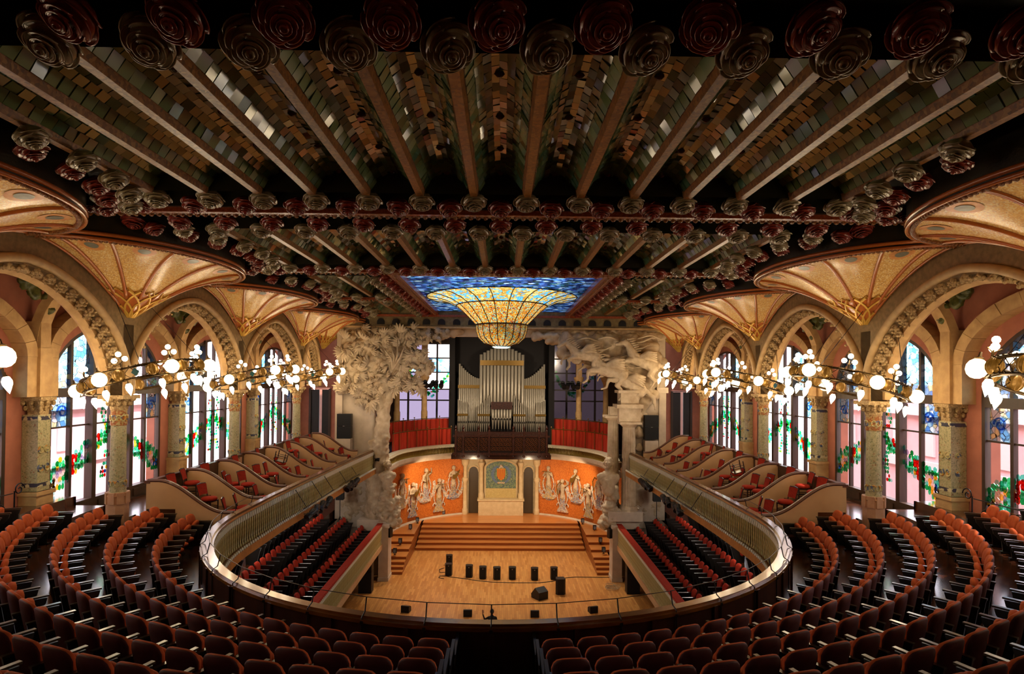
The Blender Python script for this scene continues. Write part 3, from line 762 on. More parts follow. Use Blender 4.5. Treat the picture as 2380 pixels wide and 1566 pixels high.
def rose(kind, x, y, z=3.45, tilt=(0, 0), sc=1.0):
    global nrose
    nrose += 1
    o = inst('ceramic_rose', ROSE_R if kind == 'r' else ROSE_G, ceil, (x, y, z), (tilt[0], tilt[1], rnd.uniform(-.5, .5)), sc)
    o['label'] = 'dark red glazed ceramic rose' if kind == 'r' else 'grey-olive glazed ceramic rose'
    return o
def free(x, y, g=.25):
    return all(abs(y - c) > lobe(x, c, g, g) for c in CY4)
for k in range(-9, 10):
    xg = (k + .5) * BX; xr = k * BX
    if abs(xg) < 9.5:
        for y in (6.2, 11.72):
            if free(xg, y, .1): rose('g', xg, y, 3.42, (-.55 if y < 8 else -.25, 0), 1.02 if y < 8 else .9)
        for y in (14.2, 18.98):
            if free(xg, y): rose('g', xg, y, 3.42, (-.25, 0), .9)
    for y in (5.75, 12.12, 13.5, 19.42):
        if free(xr, y, .1): rose('r', xr, y, 3.42, (-.6 if y < 6 else -.25, 0), 1.0 if y < 6 else .88)
for s in (-1, 1):
    # along the skylight frame
    for j in range(13):
        y = 20.9 + j * 1.0; rose('r', s * 4.0, y, 3.42, (0, s * .4), .95); rose('g', s * 4.45, y + .5, 3.42, (0, s * .4), .95)
    for j in range(3):
        for yb_ in (25.9, 27.5):
            if free(s * (5.2 + BX * j), yb_): rose('g', s * (5.2 + BX * j), yb_, 3.42, (0, 0), .95)
    # round each lobe of the fan vaults
    for i in range(4):
        c = CY4[i]; n = 11
        for j in range(n + 1):
            a = -PI / 2 * .8 + PI * .8 * j / n
            for (gx, kd, o) in ((.42, 'r', 0), (.86, 'g', .5)):
                aa = a + o * PI * .8 / n
                x = 9.95 - (2.65 + gx) * cos(aa); y = c + (3.47 + gx * .55) * sin(aa)
                if abs(y - 12.72) < .55 or abs(y - 19.8) < .55 or abs(y - 26.74) < .5 or abs(y - 5.05) < .6 or x > 9.5: continue
                if i == 0 and y < 8.2: continue
                rose(kd, s * x, y, 3.3, (0, s * .35), .8)
for j in range(17):
    rose('r', -7.2 + .9 * j, 33.95, 3.3, (.4, 0), .8)
# ---------------------------------------------------------------- balcony parapet (horseshoe)
def rail_path(step=.15):
    P = []
    t = math.asin(1) 
    def seg(a, q):
        L = (Vector(q) - Vector(a)).length; n = max(1, int(L / step)); return [tuple(Vector(a) + (Vector(q) - Vector(a)) * i / n) for i in range(n)]
    P += seg((-6.9, 33.0, 0), (-7.25, 27, 0)) + seg((-7.25, 27, 0), (-7.5, 20, 0)) + seg((-7.5, 20, 0), (-7.5, 17.5, 0))
    n = int(PI * 7.5 / step)
    P += [(-7.5 * cos(PI * i / n), 17.5 - 7.85 * sin(PI * i / n), 0) for i in range(n)]
    P += [(-p[0], p[1], 0) for p in (seg((-6.9, 33.0, 0), (-7.25, 27, 0)) + seg((-7.25, 27, 0), (-7.5, 20, 0)) + seg((-7.5, 20, 0), (-7.5, 17.51, 0)) + [(-7.5, 17.5, 0)])[::-1]]
    return [Vector(p) for p in P]
RP = rail_path()
def norms(P):
    N = []
    for i in range(len(P)):
        t = P[min(i + 1, len(P) - 1)] - P[max(i - 1, 0)]; t.normalize(); N.append(Vector((-t.y, t.x, 0)))   # towards the void
    return N
RN = norms(RP)
def sweep(b, P, N, o0, o1, z0, z1):
    A = [p + n * o0 + Vector((0, 0, z0)) for p, n in zip(P, N)]; B_ = [p + n * o1 + Vector((0, 0, z0)) for p, n in zip(P, N)]
    C_ = [p + n * o1 + Vector((0, 0, z1)) for p, n in zip(P, N)]; D = [p + n * o0 + Vector((0, 0, z1)) for p, n in zip(P, N)]
    b.strip(A, B_, C_, D)
par = empty('balcony_parapet', (0, 10, -4.75)); par.location = (0, 0, 0)
tag(par, 'horseshoe balcony parapet with polished rail, olive glass balusters and dark wood outer face', 'balustrade')
b = MB(); sweep(b, RP, RN, -.06, .06, -4.95, -3.98); b.build('core', m_olive, par, fix=True)
b = MB(); sweep(b, RP, RN, -.10, -.06, -4.75, -3.99); b.build('outer_facing', m_dwood, par, fix=True)
b = MB(); sweep(b, RP, RN, -.13, .16, -3.99, -3.93); sweep(b, RP, RN, -.08, .10, -3.93, -3.885); b.build('top_rail', m_rail, par, fix=True)
b = MB(); sweep(b, RP, RN, .05, .34, -5.12, -4.88); b.build('cornice', mat('ochre_fascia', (.72, .46, .20), .45, c2=(.62, .38, .16), scale=4), par, fix=True)
m_balu = mat('olive_glass_baluster', (.84, .77, .54), .25, .1, c2=(.72, .63, .36), scale=9); m_balc = mat('ivory_baluster_cap', (.92, .88, .76), .35)
b = MB(); b.lathe([(.045, 0), (.05, .04), (.022, .1), (.03, .3), (.038, .42), (.025, .55), (.035, .66), (.02, .7)], 7); bal_me = b.mesh('baluster', m_balu, True)
b = MB(); b.lathe([(.03, .68), (.065, .76), (.05, .84), (.06, .87)], 7); balc = b.mesh('baluster_cap', m_balc, True)
nb = 0
for i, (p, n) in enumerate(zip(RP, RN)):
    if p.y > 13.6 and p.y < 32.9:
        q = p + n * .13
        o = inst('baluster', bal_me, par, (q.x, q.y, -4.87)); inst('cap', balc, o)
        nb += 1
b = MB()
for p, n in zip(RP, RN):
    if 13.6 < p.y < 32.9: q = p + n * .30; b.ball((q.x, q.y, -4.86), .05, 6, sz=1.3)
tag(b.build('ivory_beading', m_balc, par, 'all'), kind='stuff')
for i in range(0, len(RP), 9):
    p = RP[i]; n = RN[i]
    if p.y < 17.4:
        b = MB(); b.box((0, 0, 0), (.05, .09, .78)); o = b.build('pilaster_strip', m_dwood, par, loc=(p - n * .115 + Vector((0, 0, -4.37))), rot=(0, 0, math.atan2(-n.y, -n.x)))
# thin safety rail on slender posts round the curve
sr = empty('safety_rail', (0, 0, 0)); tag(sr, 'thin black safety rail on slender posts above the curved balcony rail', 'rail')
post_i = [i for i in range(len(RP)) if RP[i].y < 18.5][::7]
top = []
for i in post_i:
    p = RP[i]; n = RN[i]; tz = -3.62
    b = MB(); q = p - n * .12
    b.tube([q + Vector((0, 0, -4.5)), q + Vector((0, 0, -3.9)), p - n * .02 + Vector((0, 0, -3.84)), p + n * .03 + Vector((0, 0, tz))], .012, 5); b.box((q.x, q.y, -3.98), (.05, .05, .05)); b.build('post', m_black, sr)
    top.append(p + n * .03 + Vector((0, 0, tz)))
b = MB(); b.tube(top, .007, 5); b.build('cable', m_iron, sr)

# ---------------------------------------------------------------- boxes: wave-topped partitions and chairs
m_cap_rail = mat('brown_handrail', (.36, .19, .09), .45, coat=.15)
def wave(u): # u 0 at the wall .. 1 at the rail
    return -3.02 - .90 * (.5 - .5 * cos(PI * min(1, max(0, (u - .12) / .80))))
BXY = [17.35 + 2.1 * k for k in range(8)]
for s in (-1, 1):
    for k, y in enumerate(BXY):
        if y > 32.5: continue
        t = empty('box_partition', (0, 0, 0)); tag(t, 'cream wave-topped box partition with brown handrail, %s from the amphitheatre end, %s' % (ORD[k], SIDE[s]), 'partition', 'wave-topped partitions between the boxes')
        X = lambda u: 10.0 - 2.42 * u
        us = [j / 22 for j in range(23)]
        poly = [(X(0), -4.9 if k == 0 else -4.3), (X(1), -4.95)] + [(X(u), wave(u)) for u in us[::-1]]
        b = MB(); b.prism(poly, lambda u, v, d: (s * u, d, v), y - .035, y + .035); b.build('panel', m_cream, t, fix=True)
        b = MB(); b.tube([(s * X(u), y, wave(u) + .02) for u in us], .06, 6, flat=.9); b.build('handrail', m_cap_rail, t, True)
        if k < 7:
            b = MB(); b.b2((s * 9.97, y, -4.3), (s * 10.05, y + 2.1, -3.08)); b.build('back_panel', m_cream, t)
            b = MB(); b.b2((s * 9.92, y - .05, -3.08), (s * 10.08, y + .9, -3.0)); b.build('back_rail', m_cap_rail, t)
            b = MB(); b.b2((s * 9.96, y + .95, -3.9), (s * 10.09, y + 2.05, -3.02)); b.build('door', m_dwood, t)
# upholstered box chair
def tube_mesh(name, pts, r, matl, n=5): b = MB(); b.tube(pts, r, n); return b.mesh(name, matl)
CH = {}
b = MB(); b.lathe([(.001, .40), (.19, .40), (.225, .43), (.225, .47), (.19, .505), (.001, .51)], 14, cap=False, sy=1.02); CH['seat'] = b.mesh('chair_seat', m_red, 'all')
b = MB(); b.grid(lambda u, v: (-.20 - .07 * v, (.18 + .01 * v) * (2 * u - 1), .56 + .31 * v + .02 * sin(PI * u)), 6, 5); b.grid(lambda u, v: (-.235 - .07 * v, (.18 + .01 * v) * (2 * u - 1), .56 + .31 * v + .02 * sin(PI * u)), 6, 5, True)
for e in (-1, 1): b.add([(-.20, e * .18, .56), (-.235, e * .18, .56), (-.305, e * .19, .87), (-.27, e * .19, .87)], [(0, 1, 2, 3)])
b.add([(-.27, -.19, .87), (-.27, .19, .87), (-.305, .19, .87), (-.305, -.19, .87)], [(0, 1, 2, 3)])
CH['backrest'] = b.mesh('chair_back', m_red)
m_chw = mat('dark_chair_wood', (.17, .08, .05), .35, coat=.3)
b = MB(); b.tube([(-.22, 0, .0), (-.20, 0, .42), (-.225, 0, .6), (-.31, 0, .90)], .02, 5); CH['rear_leg'] = b.mesh('chair_rear_leg', m_chw)
b = MB(); b.lathe([(.013, 0), (.018, .2), (.024, .40)], 6); CH['leg'] = b.mesh('chair_leg', m_chw)
b = MB()
for z in (.14, .22): b.b2((-.2, -.17, z), (.17, -.155, z + .02)); b.b2((-.2, .155, z), (.17, .17, z + .02))
b.b2((.16, -.17, .2), (.175, .17, .22)); b.b2((-.2, -.18, .37), (.18, .18, .41)); CH['stretcher'] = b.mesh('chair_stretcher', m_chw)
b = MB(); b.tube([(-.305, -.19, .88), (-.315, 0, .90), (-.305, .19, .88)], .02, 5); CH['back_rail'] = b.mesh('chair_crest', m_chw)
ch0 = empty('box_chair', (0, 0, 0))
inst('seat', CH['seat'], ch0); inst('backrest', CH['backrest'], ch0); inst('stretcher', CH['stretcher'], ch0); inst('crest_rail', CH['back_rail'], ch0)
for e in (-1, 1): inst('leg', CH['rear_leg'], ch0, (0, e * .175, 0)); inst('leg', CH['leg'], ch0, (.17, e * .165, 0))
remember(ch0); first = True
POS = {0: [(9.45, .62), (8.72, .95), (8.0, .95), (7.95, 1.6), (9.6, 1.65)], 1: [(9.5, .6), (9.15, 1.35), (8.65, .55), (8.6, 1.3), (7.95, 1.0)], 2: [(9.45, .7), (8.7, .7), (8.6, 1.4), (7.95, .8)],
       3: [(9.5, .8), (8.75, .8), (8.0, 1.1), (8.1, .5)], 4: [(9.5, .6), (8.75, .9), (8.0, .9), (9.3, 1.5)], 5: [(9.4, .8), (8.8, 1.3), (8.75, .55), (8.0, .9)], 6: [(9.4, .7), (8.7, .9), (7.9, .7), (8.0, 1.4)]}
where = {9: 'by its back wall', 8: 'mid-box', 7: 'by the balcony rail'}
for s in (-1, 1):
    for k in POS:
        cnt = {}
        for (x, dy) in POS[k]:
            o = ch0 if first else copy_tree(ch0); first = False
            z = -3.8 if x > 9.2 else (-4.15 if x > 8.35 else -4.55)
            o.location = (s * x, BXY[k] + dy, z); o.rotation_euler = (0, 0, (PI if s > 0 else 0) + rnd.uniform(-.35, .35))
            w_ = where[9 if x > 9.2 else (8 if x > 8.35 else 7)]; cnt[w_] = cnt.get(w_, 0) + 1
            tag(o, 'red upholstered chair, %s%s, %s box from amphitheatre, %s' % (w_, ('', ' but farther', ' and farthest')[cnt[w_] - 1], ORD[k], SIDE[s]), 'chair', 'red chairs in the boxes')
# one chair upturned on another in the fourth box
for s in (-1, 1):
    o = copy_tree(ch0); o.location = (s * 8.75, BXY[3 if s < 0 else 2] + .8, -3.05 if s < 0 else -3.05); o.rotation_euler = (PI, .25, 0 if s < 0 else PI)
    tag(o, 'red chair stacked upside down on another chair in the boxes, %s' % SIDE[s], 'chair', 'red chairs in the boxes')

# ---------------------------------------------------------------- amphitheatre tip-up seats
m_shell = mat('maroon_seat_shell', (.36, .14, .11), .7, c2=(.29, .10, .08), scale=5)
def seat_back(name, matl, w=.245, h=.56, z0=.30):
    """rounded upholstered shell: broad round top tapering to a narrow foot; faces +X"""
    N = 18; out = []
    for j in range(N):
        a = 2 * PI * j / N; c, s_ = cos(a), sin(a)
        zz = (s_ * .5 + .5); wd = w * (.60 + .40 * min(1, zz * 1.5)) ; y = math.copysign(abs(c) ** .45, c) * wd
        z = z0 + h * (.5 + .5 * math.copysign(abs(s_) ** .62, s_)); out.append((y, z))
    b = MB()
    def X(y, z, d): return -.02 - .10 * (z - z0) / h + .05 * (y / w) ** 2 + d
    ring = lambda k, d: [(X(y * k, z0 + h / 2 + (z - z0 - h / 2) * k, d), y * k, z0 + h / 2 + (z - z0 - h / 2) * k) for y, z in out]
    R = [ring(.6, .055), ring(.92, .045), ring(1.0, .02), ring(1.0, -.015), ring(.94, -.035), ring(.6, -.042)]
    vs = [p for r in R for p in r]; fs = []
    for q in range(len(R) - 1):
        for j in range(N): fs.append((q * N + j, q * N + (j + 1) % N, (q + 1) * N + (j + 1) % N, (q + 1) * N + j))
    fs += [tuple(reversed(range(N))), tuple((len(R) - 1) * N + j for j in range(N))]
    b.add(vs, fs)
    for i_ in range(len(fs)): b.m[i_] = 1 if (3 * N <= i_ < 5 * N or i_ == len(fs) - 1) else 0
    me = b.mesh(name, [matl, m_shell], 'all'); fixn(me); return me
SE = {}
SE['backrest'] = seat_back('tip_up_backrest', m_orange_v)
b = MB(); b.lathe([(.001, -.045), (.17, -.045), (.215, -.02), (.215, .02), (.18, .045), (.001, .05)], 16, cap=False, sx=1.02, sy=.98); SE['pad'] = b.mesh('seat_pad', m_orange_v, 'all')
# arm standard: dark panel with a long arm, seen between each pair of seats
b = MB(); pr = [(-.10, .02), (.05, .02), (.08, .30), (.26, .38), (.36, .50), (.38, .585), (-.16, .60), (-.12, .35)]
b.prism(pr, lambda u, v, d: (u, d, v), -.02, .02); SE['standard'] = b.mesh('arm_standard', m_blackw); fixn(SE['standard'])
b = MB(); b.b2((-.17, -.03, .60), (.40, .03, .625)); SE['arm_top'] = b.mesh('arm_top', mat('arm_rest_top', (.30, .25, .17), .3, c2=(.20, .16, .11), scale=4, coat=.4))
b = MB(); b.b2((-.12, -.06, 0), (.1, .06, .03)); SE['foot'] = b.mesh('seat_foot', m_black)
seat0 = empty('theatre_chair', (0, 0, 0))
inst('backrest', SE['backrest'], seat0); pass
pad = inst('seat', SE['pad'], seat0, (.06, 0, .52), (0, -1.25, 0), (.86, 1, 1))
a_ = inst('armrest', SE['standard'], seat0, (0, -.265, 0)); inst('arm_top', SE['arm_top'], a_); inst('foot', SE['foot'], a_)
remember(seat0)
seat1 = copy_tree(seat0)     # the same seat with its pad folded down
for o in seat1.children:
    if o.name.startswith('seat'): o.location = (.17, 0, .43); o.rotation_euler = (0, -.06, 0); o.scale = (1.05, 1, 1)
remember(seat1)
used0 = used1 = False
def visible(p, mx=120, my=140):
    X, Y, Z = p[0] - CXO, p[1], p[2]
    if Y < 1: return False
    u = F * X / Y; v = -F * Z / Y
    return abs(u) < 1190 + mx and 878 + v < 1566 + my
DOWN = {(-1, 0): set(range(14, 21)) | {9}, (-1, 1): {13, 14, 15}, (-1, 2): {12}, (1, 0): set(), (-1, 4): set()}
nseat = 0
ENDY = {0: 17.0, 1: 17.0, 2: 15.7, 3: 14.8, 4: 14.2, 5: 13.4, 6: 12.8, 7: 12.2}
for s in (-1, 1):
    for k in range(8):
        R = RK(k); z = ZK(k)
        th = (.62 + .30) / R; j = 0; last = None
        while True:
            y = RC[1] - R * cos(th); x = s * R * sin(th)
            if y > ENDY[k] or abs(x) > 12.2: break
            if visible((x, y, z + .85)):
                dn = j in DOWN.get((s, k), ())
                if dn: o = seat1 if not used1 else copy_tree(seat1); used1 = True
                else: o = seat0 if not used0 else copy_tree(seat0); used0 = True
                o.location = (x, y, z); o.rotation_euler = (0, 0, math.atan2(RC[1] - y, -x))
                tag(o, '%s tip-up seat, %s from centre aisle, %s row, %s' % ('rust pad-down' if dn else 'rust velvet', ORD[j], ORD[k], SIDE[s]), 'seat', 'tip-up seats of the amphitheatre')
                nseat += 1; last = (x, y, th)
            j += 1; th += .535 / R
        # the armrest closing the row, towards the aisle
        for (tt, nm) in (((.62 + .03) / R, 'aisle'), (th - .535 / R + .28 / R, 'far')):
            x = s * R * sin(tt); y = RC[1] - R * cos(tt)
            if visible((x, y, z + .6)) and abs(x) < 12.3:
                t = empty('end_standard', (x, y, z), math.atan2(RC[1] - y, -x)); tag(t, 'dark wooden end armrest closing the %s row at its %s end, %s' % (ORD[k], nm, SIDE[s]), 'armrest', 'end armrests of the seat rows')
                inst('panel', SE['standard'], t); inst('arm_top', SE['arm_top'], t)
                if nm == 'far':
                    b = MB(); b.b2((-.15, -.03, 0), (.35, .03, .58)); b.build('end_panel', m_blackw, t)
# handrails stepping down both sides of the centre aisle
for s in (-1, 1):
    ah = empty('aisle_handrail', (0, 0, 0)); tag(ah, 'blue-grey metal aisle handrail stepping down beside the front seats, %s' % SIDE[s], 'rail')
    for k in range(4):
        y0 = RC[1] - RK(k); z = ZK(k)
        b = MB(); b.box((s * .60, y0 + .2, z + .66), (.045, .8, .05)); b.build('rail', m_iron, ah)
        b = MB(); b.box((s * .60, y0 + .55, z + .33), (.035, .04, .66)); b.build('post', m_iron, ah)
print('SEATS', nseat)

# ---------------------------------------------------------------- stalls seats under the balcony
def stall_seat():
    t = empty('stalls_chair', (0, 0, 0))
    inst('backrest', ST['back'], t); inst('seat', ST['pad'], t); a = inst('armrest', ST['arm'], t); return t
ST = {}
ST['back'] = seat_back('stalls_backrest', m_red, .2, .5, .36)
b = MB(); b.ball((.10, 0, .46), .15, 8, sx=.5, sz=.9); ST['pad'] = b.mesh('stalls_pad', m_red, 'all')
b = MB(); b.prism([(-.1, 0), (.3, 0), (.42, .52), (.48, .66), (-.14, .66)], lambda u, v, d: (u, d, v), -.03 - .265, .03 - .265); ST['arm'] = b.mesh('stalls_arm', m_blackw); fixn(ST['arm'])
st0 = stall_seat(); remember(st0); u = False
ROWX = [(7.15, -8.6), (8.0, -8.12), (8.85, -7.7), (9.75, -7.35)]
for s in (-1, 1):
    for r, (x, z) in enumerate(ROWX):
        n = 0
        for j in range(22):
            y = 31.6 - .52 * j - (.3 if r else 0) - (1.1 if r > 1 else 0)
            if y < 20.2: break
            if r == 3 and any(abs(y - c) < .5 for c in CY4): continue
            o = st0 if not u else copy_tree(st0); u = True
            o.location = (s * x, y, z); o.rotation_euler = (0, 0, PI if s > 0 else 0)
            tag(o, 'red stalls seat, %s from the stage, %s row from fence, %s' % (ORD[n], ORD[r], SIDE[s]), 'seat', 'red stalls seats under the balcony'); n += 1
# fence in front of the side stalls, with red capping, and the wall under it
for s in (-1, 1):
    t = empty('stalls_fence', (s * 6.25, 26, -8.6)); t.location = (0, 0, 0)
    tag(t, 'straight olive baluster fence with red padded capping edging the side stalls, %s' % SIDE[s], 'balustrade')
    b = MB(); b.b2((s * 6.22, 20.0, -8.7), (s * 6.30, 32.3, -7.75)); b.build('panel', m_olive, t)
    b = MB(); b.b2((s * 6.14, 19.9, -7.76), (s * 6.42, 32.4, -7.66)); b.build('capping', m_red, t)
    b = MB(); b.b2((s * 6.12, 20.0, -8.95), (s * 6.32, 32.3, -8.68)); b.build('plinth', m_cream, t)
    for j in range(80):
        o = inst('baluster', bal_me, t, (s * 6.19, 20.4 + .148 * j, -8.68), (0, 0, 0), (1, 1, 1.1)); inst('cap', balc, o)
    t2 = empty('stage_pier', (s * 6.1, 32.0, -10.6)); tag(t2, 'white panelled pier at the end of the stalls fence, %s' % SIDE[s], 'pillar')
    b = MB(); b.b2((-.22, -.45, 0), (.28, .45, 2.75)); b.build('shaft', m_white, t2)
    b = MB(); b.b2((-.27, -.5, 2.75), (.33, .5, 2.92)); b.build('cap', m_white, t2)
    b = MB(); b.b2((-.25, -.48, 0), (.31, .48, .18)); b.build('base', m_white, t2)
b = MB()
for s in (-1, 1):
    b.b2((s * 6.35, 32.5, -10.6), (s * 8.8, 32.9, -8.6)); b.b2((s * 8.8, 19, -11.7), (s * 9.0, 32.9, -7.7))
tag(b.build('wall_platform', m_white), kind='structure')

# ---------------------------------------------------------------- stage
b = MB(); b.b2((-8.8, 26.2, -11.7), (8.8, 32.9, -10.6)); b.b2((-7.2, 32.9, -11.7), (7.2, 43.5, -10.6)); b.prism([(8.8 * sin(a), 27.2 - 2.2 * cos(a)) for a in [-PI / 2 + PI * j / 20 for j in range(21)]], lambda u, v, d: (u, v, d), -11.7, -10.605)
# strips run towards the back wall: turned by its mapping
m_stage.node_tree.nodes['Mapping'].inputs['Rotation'].default_value = (0, 0, PI / 2)
tag(b.build('floor', m_stage, fix=True), kind='structure')
b = MB()
for q, (r0, r1) in enumerate(((8.6, 8.9),)):
    pass
st = empty('stage_risers', (0, 37.1, -10.6)); tag(st, 'six broad varnished wooden choir risers stepping up the middle of the stage', 'risers')
for k in range(6):
    y0 = 37.1 + .52 * k; hw = 5.2 - .02 * k
    b = MB(); b.b2((-hw, y0 - 37.1, .183 * k), (hw, 6.0, .183 * (k + 1) - .03)); o = b.build('riser', m_riser, st)
    b = MB(); b.b2((-hw, y0 - 37.12, .183 * (k + 1) - .03), (hw, 6.0 if k == 5 else y0 - 37.1 + .56, .183 * (k + 1))); b.build('tread', m_step, st)
for s in (-1, 1):
    t = empty('stage_stairs', (s * 5.65, 32.6, -10.6)); tag(t, 'stepped wooden platforms rising along the edge of the stage, %s' % SIDE[s], 'stairs')
    ys = [0, .35, .7, 1.15, 2.1, 3.1, 4.2]; 
    for k, y in enumerate(ys):
        h = .157 * (k + 1); x0, x1 = (-.58, .42) if k < 3 else (-.58 , .42)
        w0 = s * (6.9 if y > 2 else 6.15) - s * 5.65; w1 = s * 5.22 - s * 5.65
        if k < 3: w1 = s * 5.25 - s * 5.65
        b = MB(); b.b2((w0, y, h - .157), (w1, 6.9, h - .02)); b.build('riser', m_riser, t)
        b = MB(); b.b2((w0, y - .02, h - .02), (w1, 10.3 if k == 6 else ys[k + 1] + .05, h)); b.build('tread', m_step, t)
# stage monitors, floor speakers and lamps
def speaker_mesh():
    d = {}
    b = MB(); b.prism([(-.16, -.15), (.16, -.15), (.20, .12), (.12, .2), (-.12, .2), (-.20, .12)], lambda u, v, z: (u, v, z), 0, .62); d['cabinet'] = b.mesh('monitor_cabinet', m_black); fixn(d['cabinet'])
    b = MB(); b.b2((-.14, -.165, .05), (.14, -.15, .57)); d['grille'] = b.mesh('monitor_grille', m_grill)
    b = MB(); b.box((0, -.17, .54), (.05, .01, .03)); d['badge'] = b.mesh('monitor_badge', mat('silver_badge', (.7, .7, .7), .3, .8))
    return d
SM = speaker_mesh()
SPK = [(-2.75, 32.38, 'leftmost, with a cable coil beside it', 1.0, 0), (-1.64, 32.13, 'first of the six standing in a row', 1, 0), (-0.90, 31.90, 'second of the six standing in a row', 1, 0), (-0.15, 31.80, 'third of the six standing in a row', 1, 0),
       (0.66, 31.83, 'fourth of the six standing in a row', 1, 0), (1.83, 31.72, 'fifth of the six standing in a row', 1, 0), (2.86, 31.81, 'sixth of the six standing in a row', 1, 0), (2.99, 29.72, 'taller one standing apart in front of the row', 1.22, PI), (-2.87, 34.07, 'hidden half behind the one with the coil', .95, 0)]
for (px, py, lab, sc, rz) in SPK:
    x, y, z = px, py, -10.6; t = empty('stage_monitor', (x, y + .15, z), rz + (rnd.uniform(-.1, .1))); t.scale = (sc, sc, sc)
    for k in SM: inst(k, SM[k], t)
    tag(t, 'black stage monitor speaker, %s' % lab, 'speaker', 'black monitor speakers on the stage')
x, y, z = 1.94, 29.23, -10.6
t = empty('wedge_monitor', (x, y, z), .6); tag(t, 'black wedge monitor lying tilted near the front of the stage', 'speaker')
b = MB(); b.prism([(-.3, 0), (.3, 0), (.32, .18), (.02, .52), (-.3, .36)], lambda u, v, d: (d, u, v), -.28, .28); b.build('cabinet', m_black, t, fix=True)
b = MB(); b.add([(-.25, .305, .2), (.25, .305, .2), (.25, .05, .51), (-.25, .05, .51)], [(0, 1, 2, 3)]); b.build('grille', m_grill, t)
for q, (px, py) in enumerate(((-4.22, 27.49), (-1.40, 27.04), (1.58, 26.98), (4.25, 27.48))):
    x, y, z = px, py, -10.6; t = empty('footlight_box', (x, y, z), (-.2, 0, 0, .25)[q]); tag(t, 'low black footlight speaker on the stage front edge, %s from the tree-sculpture side' % ORD[q], 'speaker', 'low black boxes along the stage front')
    b = MB(); b.prism([(-.15, 0), (.15, 0), (.15, .2), (-.05, .3), (-.15, .3)], lambda u, v, d: (d, u, v), -.19, .19); b.build('cabinet', m_black, t, fix=True)
    b = MB(); b.b2((-.16, -.165, .03), (.16, -.15, .27)); b.build('grille', m_grill, t)
# small black lamps on the side platforms
m_lens = mat('lamp_lens', (.5, .55, .6), .1, .3)
b = MB(); b.lathe([(.05, 0), (.09, .02), (.02, .04), (.02, .12)], 10); b.box((0, 0, .24), (.2, .2, .26)); lmp = b.mesh('floor_lamp_body', m_black); b = MB(); b.box((0, -.105, .24), (.15, .01, .2)); lmp2 = b.mesh('floor_lamp_lens', m_lens)
LP = [(-5.86, 33.78, -9.9), (-5.82, 35.30, -9.75), (-5.62, 37.84, -9.55), (-5.42, 39.50, -9.5), (-3.93, 41.75, -9.5), (4.41, 41.58, -9.5), (5.36, 39.44, -9.5), (5.90, 37.82, -9.55), (5.92, 35.69, -9.75), (5.86, 34.19, -9.9)]
for q, (px, py, z) in enumerate(LP):
    x, y = px, py; t = empty('floor_lamp', (x, y, z), 0); s_ = -1 if px < 0 else 1
    inst('body', lmp, t); inst('lens', lmp2, t, rot=(0, 0, 0))
    tag(t, 'small black floodlight on the stage platforms, %s from the stage front, %s' % (ORD[q if s_ < 0 else 9 - q], SIDE[s_]), 'lamp', 'small black floodlights on the stage platforms')
for s in (-1, 1):
    t = empty('wall_speaker', (s * 5.78, 31.7, -8.35), s * .5); tag(t, 'small black speaker clamped to the white pier beside the stage, %s' % SIDE[s], 'speaker')
    b = MB(); b.prism([(-.14, -.12), (.14, -.12), (.1, .14), (-.1, .14)], lambda u, v, d: (u, v, d), 0, .5); b.build('cabinet', m_black, t, fix=True)
    b = MB(); b.b2((-.12, -.135, .04), (.12, -.12, .46)); b.build('grille', m_grill, t)
# cables
def stage_cable(pts, lab):
    P = [Vector((px, py, -10.585)) for px, py in pts]; Q = []
    for i in range(len(P) - 1):
        for j in range(5): Q.append(P[i].lerp(P[i + 1], j / 5))
    Q.append(P[-1]); b = MB(); b.tube(Q, .018, 5); tag(b.build('cable', m_black, smooth='all'), lab, 'cable')
stage_cable([(-2.79, 32.27), (-1.92, 31.96), (-1.23, 31.66), (-0.44, 31.43), (0.67, 31.32), (2.01, 31.33), (2.75, 31.57), (3.43, 32.09), (4.03, 32.27), (5.28, 32.22), (6.21, 32.25)], 'black cable trailing along the row of stage monitors to the pier')
stage_cable([(-3.10, 33.73), (-3.34, 33.44), (-3.26, 32.92), (-2.99, 32.98), (-2.75, 32.40), (-3.21, 32.35), (-3.23, 32.08), (-2.94, 31.93)], 'loop of black cable beside the leftmost stage monitor')
b = MB()
for q in range(9):
    c = (5.80 + rnd.uniform(-.2, .2), 30.61 + rnd.uniform(-.45, .45), -10.585); r = rnd.uniform(.12, .28); b.tube([(c[0] + r * cos(a) * 1.2, c[1] + r * sin(a), c[2] + .01 * q) for a in [2 * PI * j / 14 for j in range(14)]], .012, 4, True)
tag(b.build('cable_coil', mat('beige_cable', (.74, .64, .5), .6)), 'tangled coil of pale cable at the foot of the white pier', 'cable')
# PA stacks, wall arrays, speaker stands
def cab_stack(name, loc, w, d, hs, lab, wall=False):
    t = empty(name, loc); z = 0
    for h in hs:
        b = MB(); b.b2((-w / 2, -d / 2, z), (w / 2, d / 2, z + h - .015)); c = b.build('cabinet', m_black, t)
        b = MB(); b.b2((-w / 2 + .02, -d / 2 - .012, z + .02), (w / 2 - .02, -d / 2, z + h - .035)); b.build('grille', m_grill, c)
        z += h
    b = MB(); b.box((0, -d / 2 - .02, hs[0]), (.1, .01, .025)); b.build('badge', bpy.data.materials['silver_badge'], t)
    tag(t, lab, 'speaker'); return t
cab_stack('loudspeaker_stack', (-6.6, 30.0, -10.6), .64, .5, (1.05, 1.05), 'tall black loudspeaker column standing at the stage edge, tree-sculpture side')
cab_stack('loudspeaker_stack', (6.6, 30.0, -10.6), .64, .5, (1.05, 1.05), 'tall black loudspeaker column standing at the stage edge, horse-sculpture side')
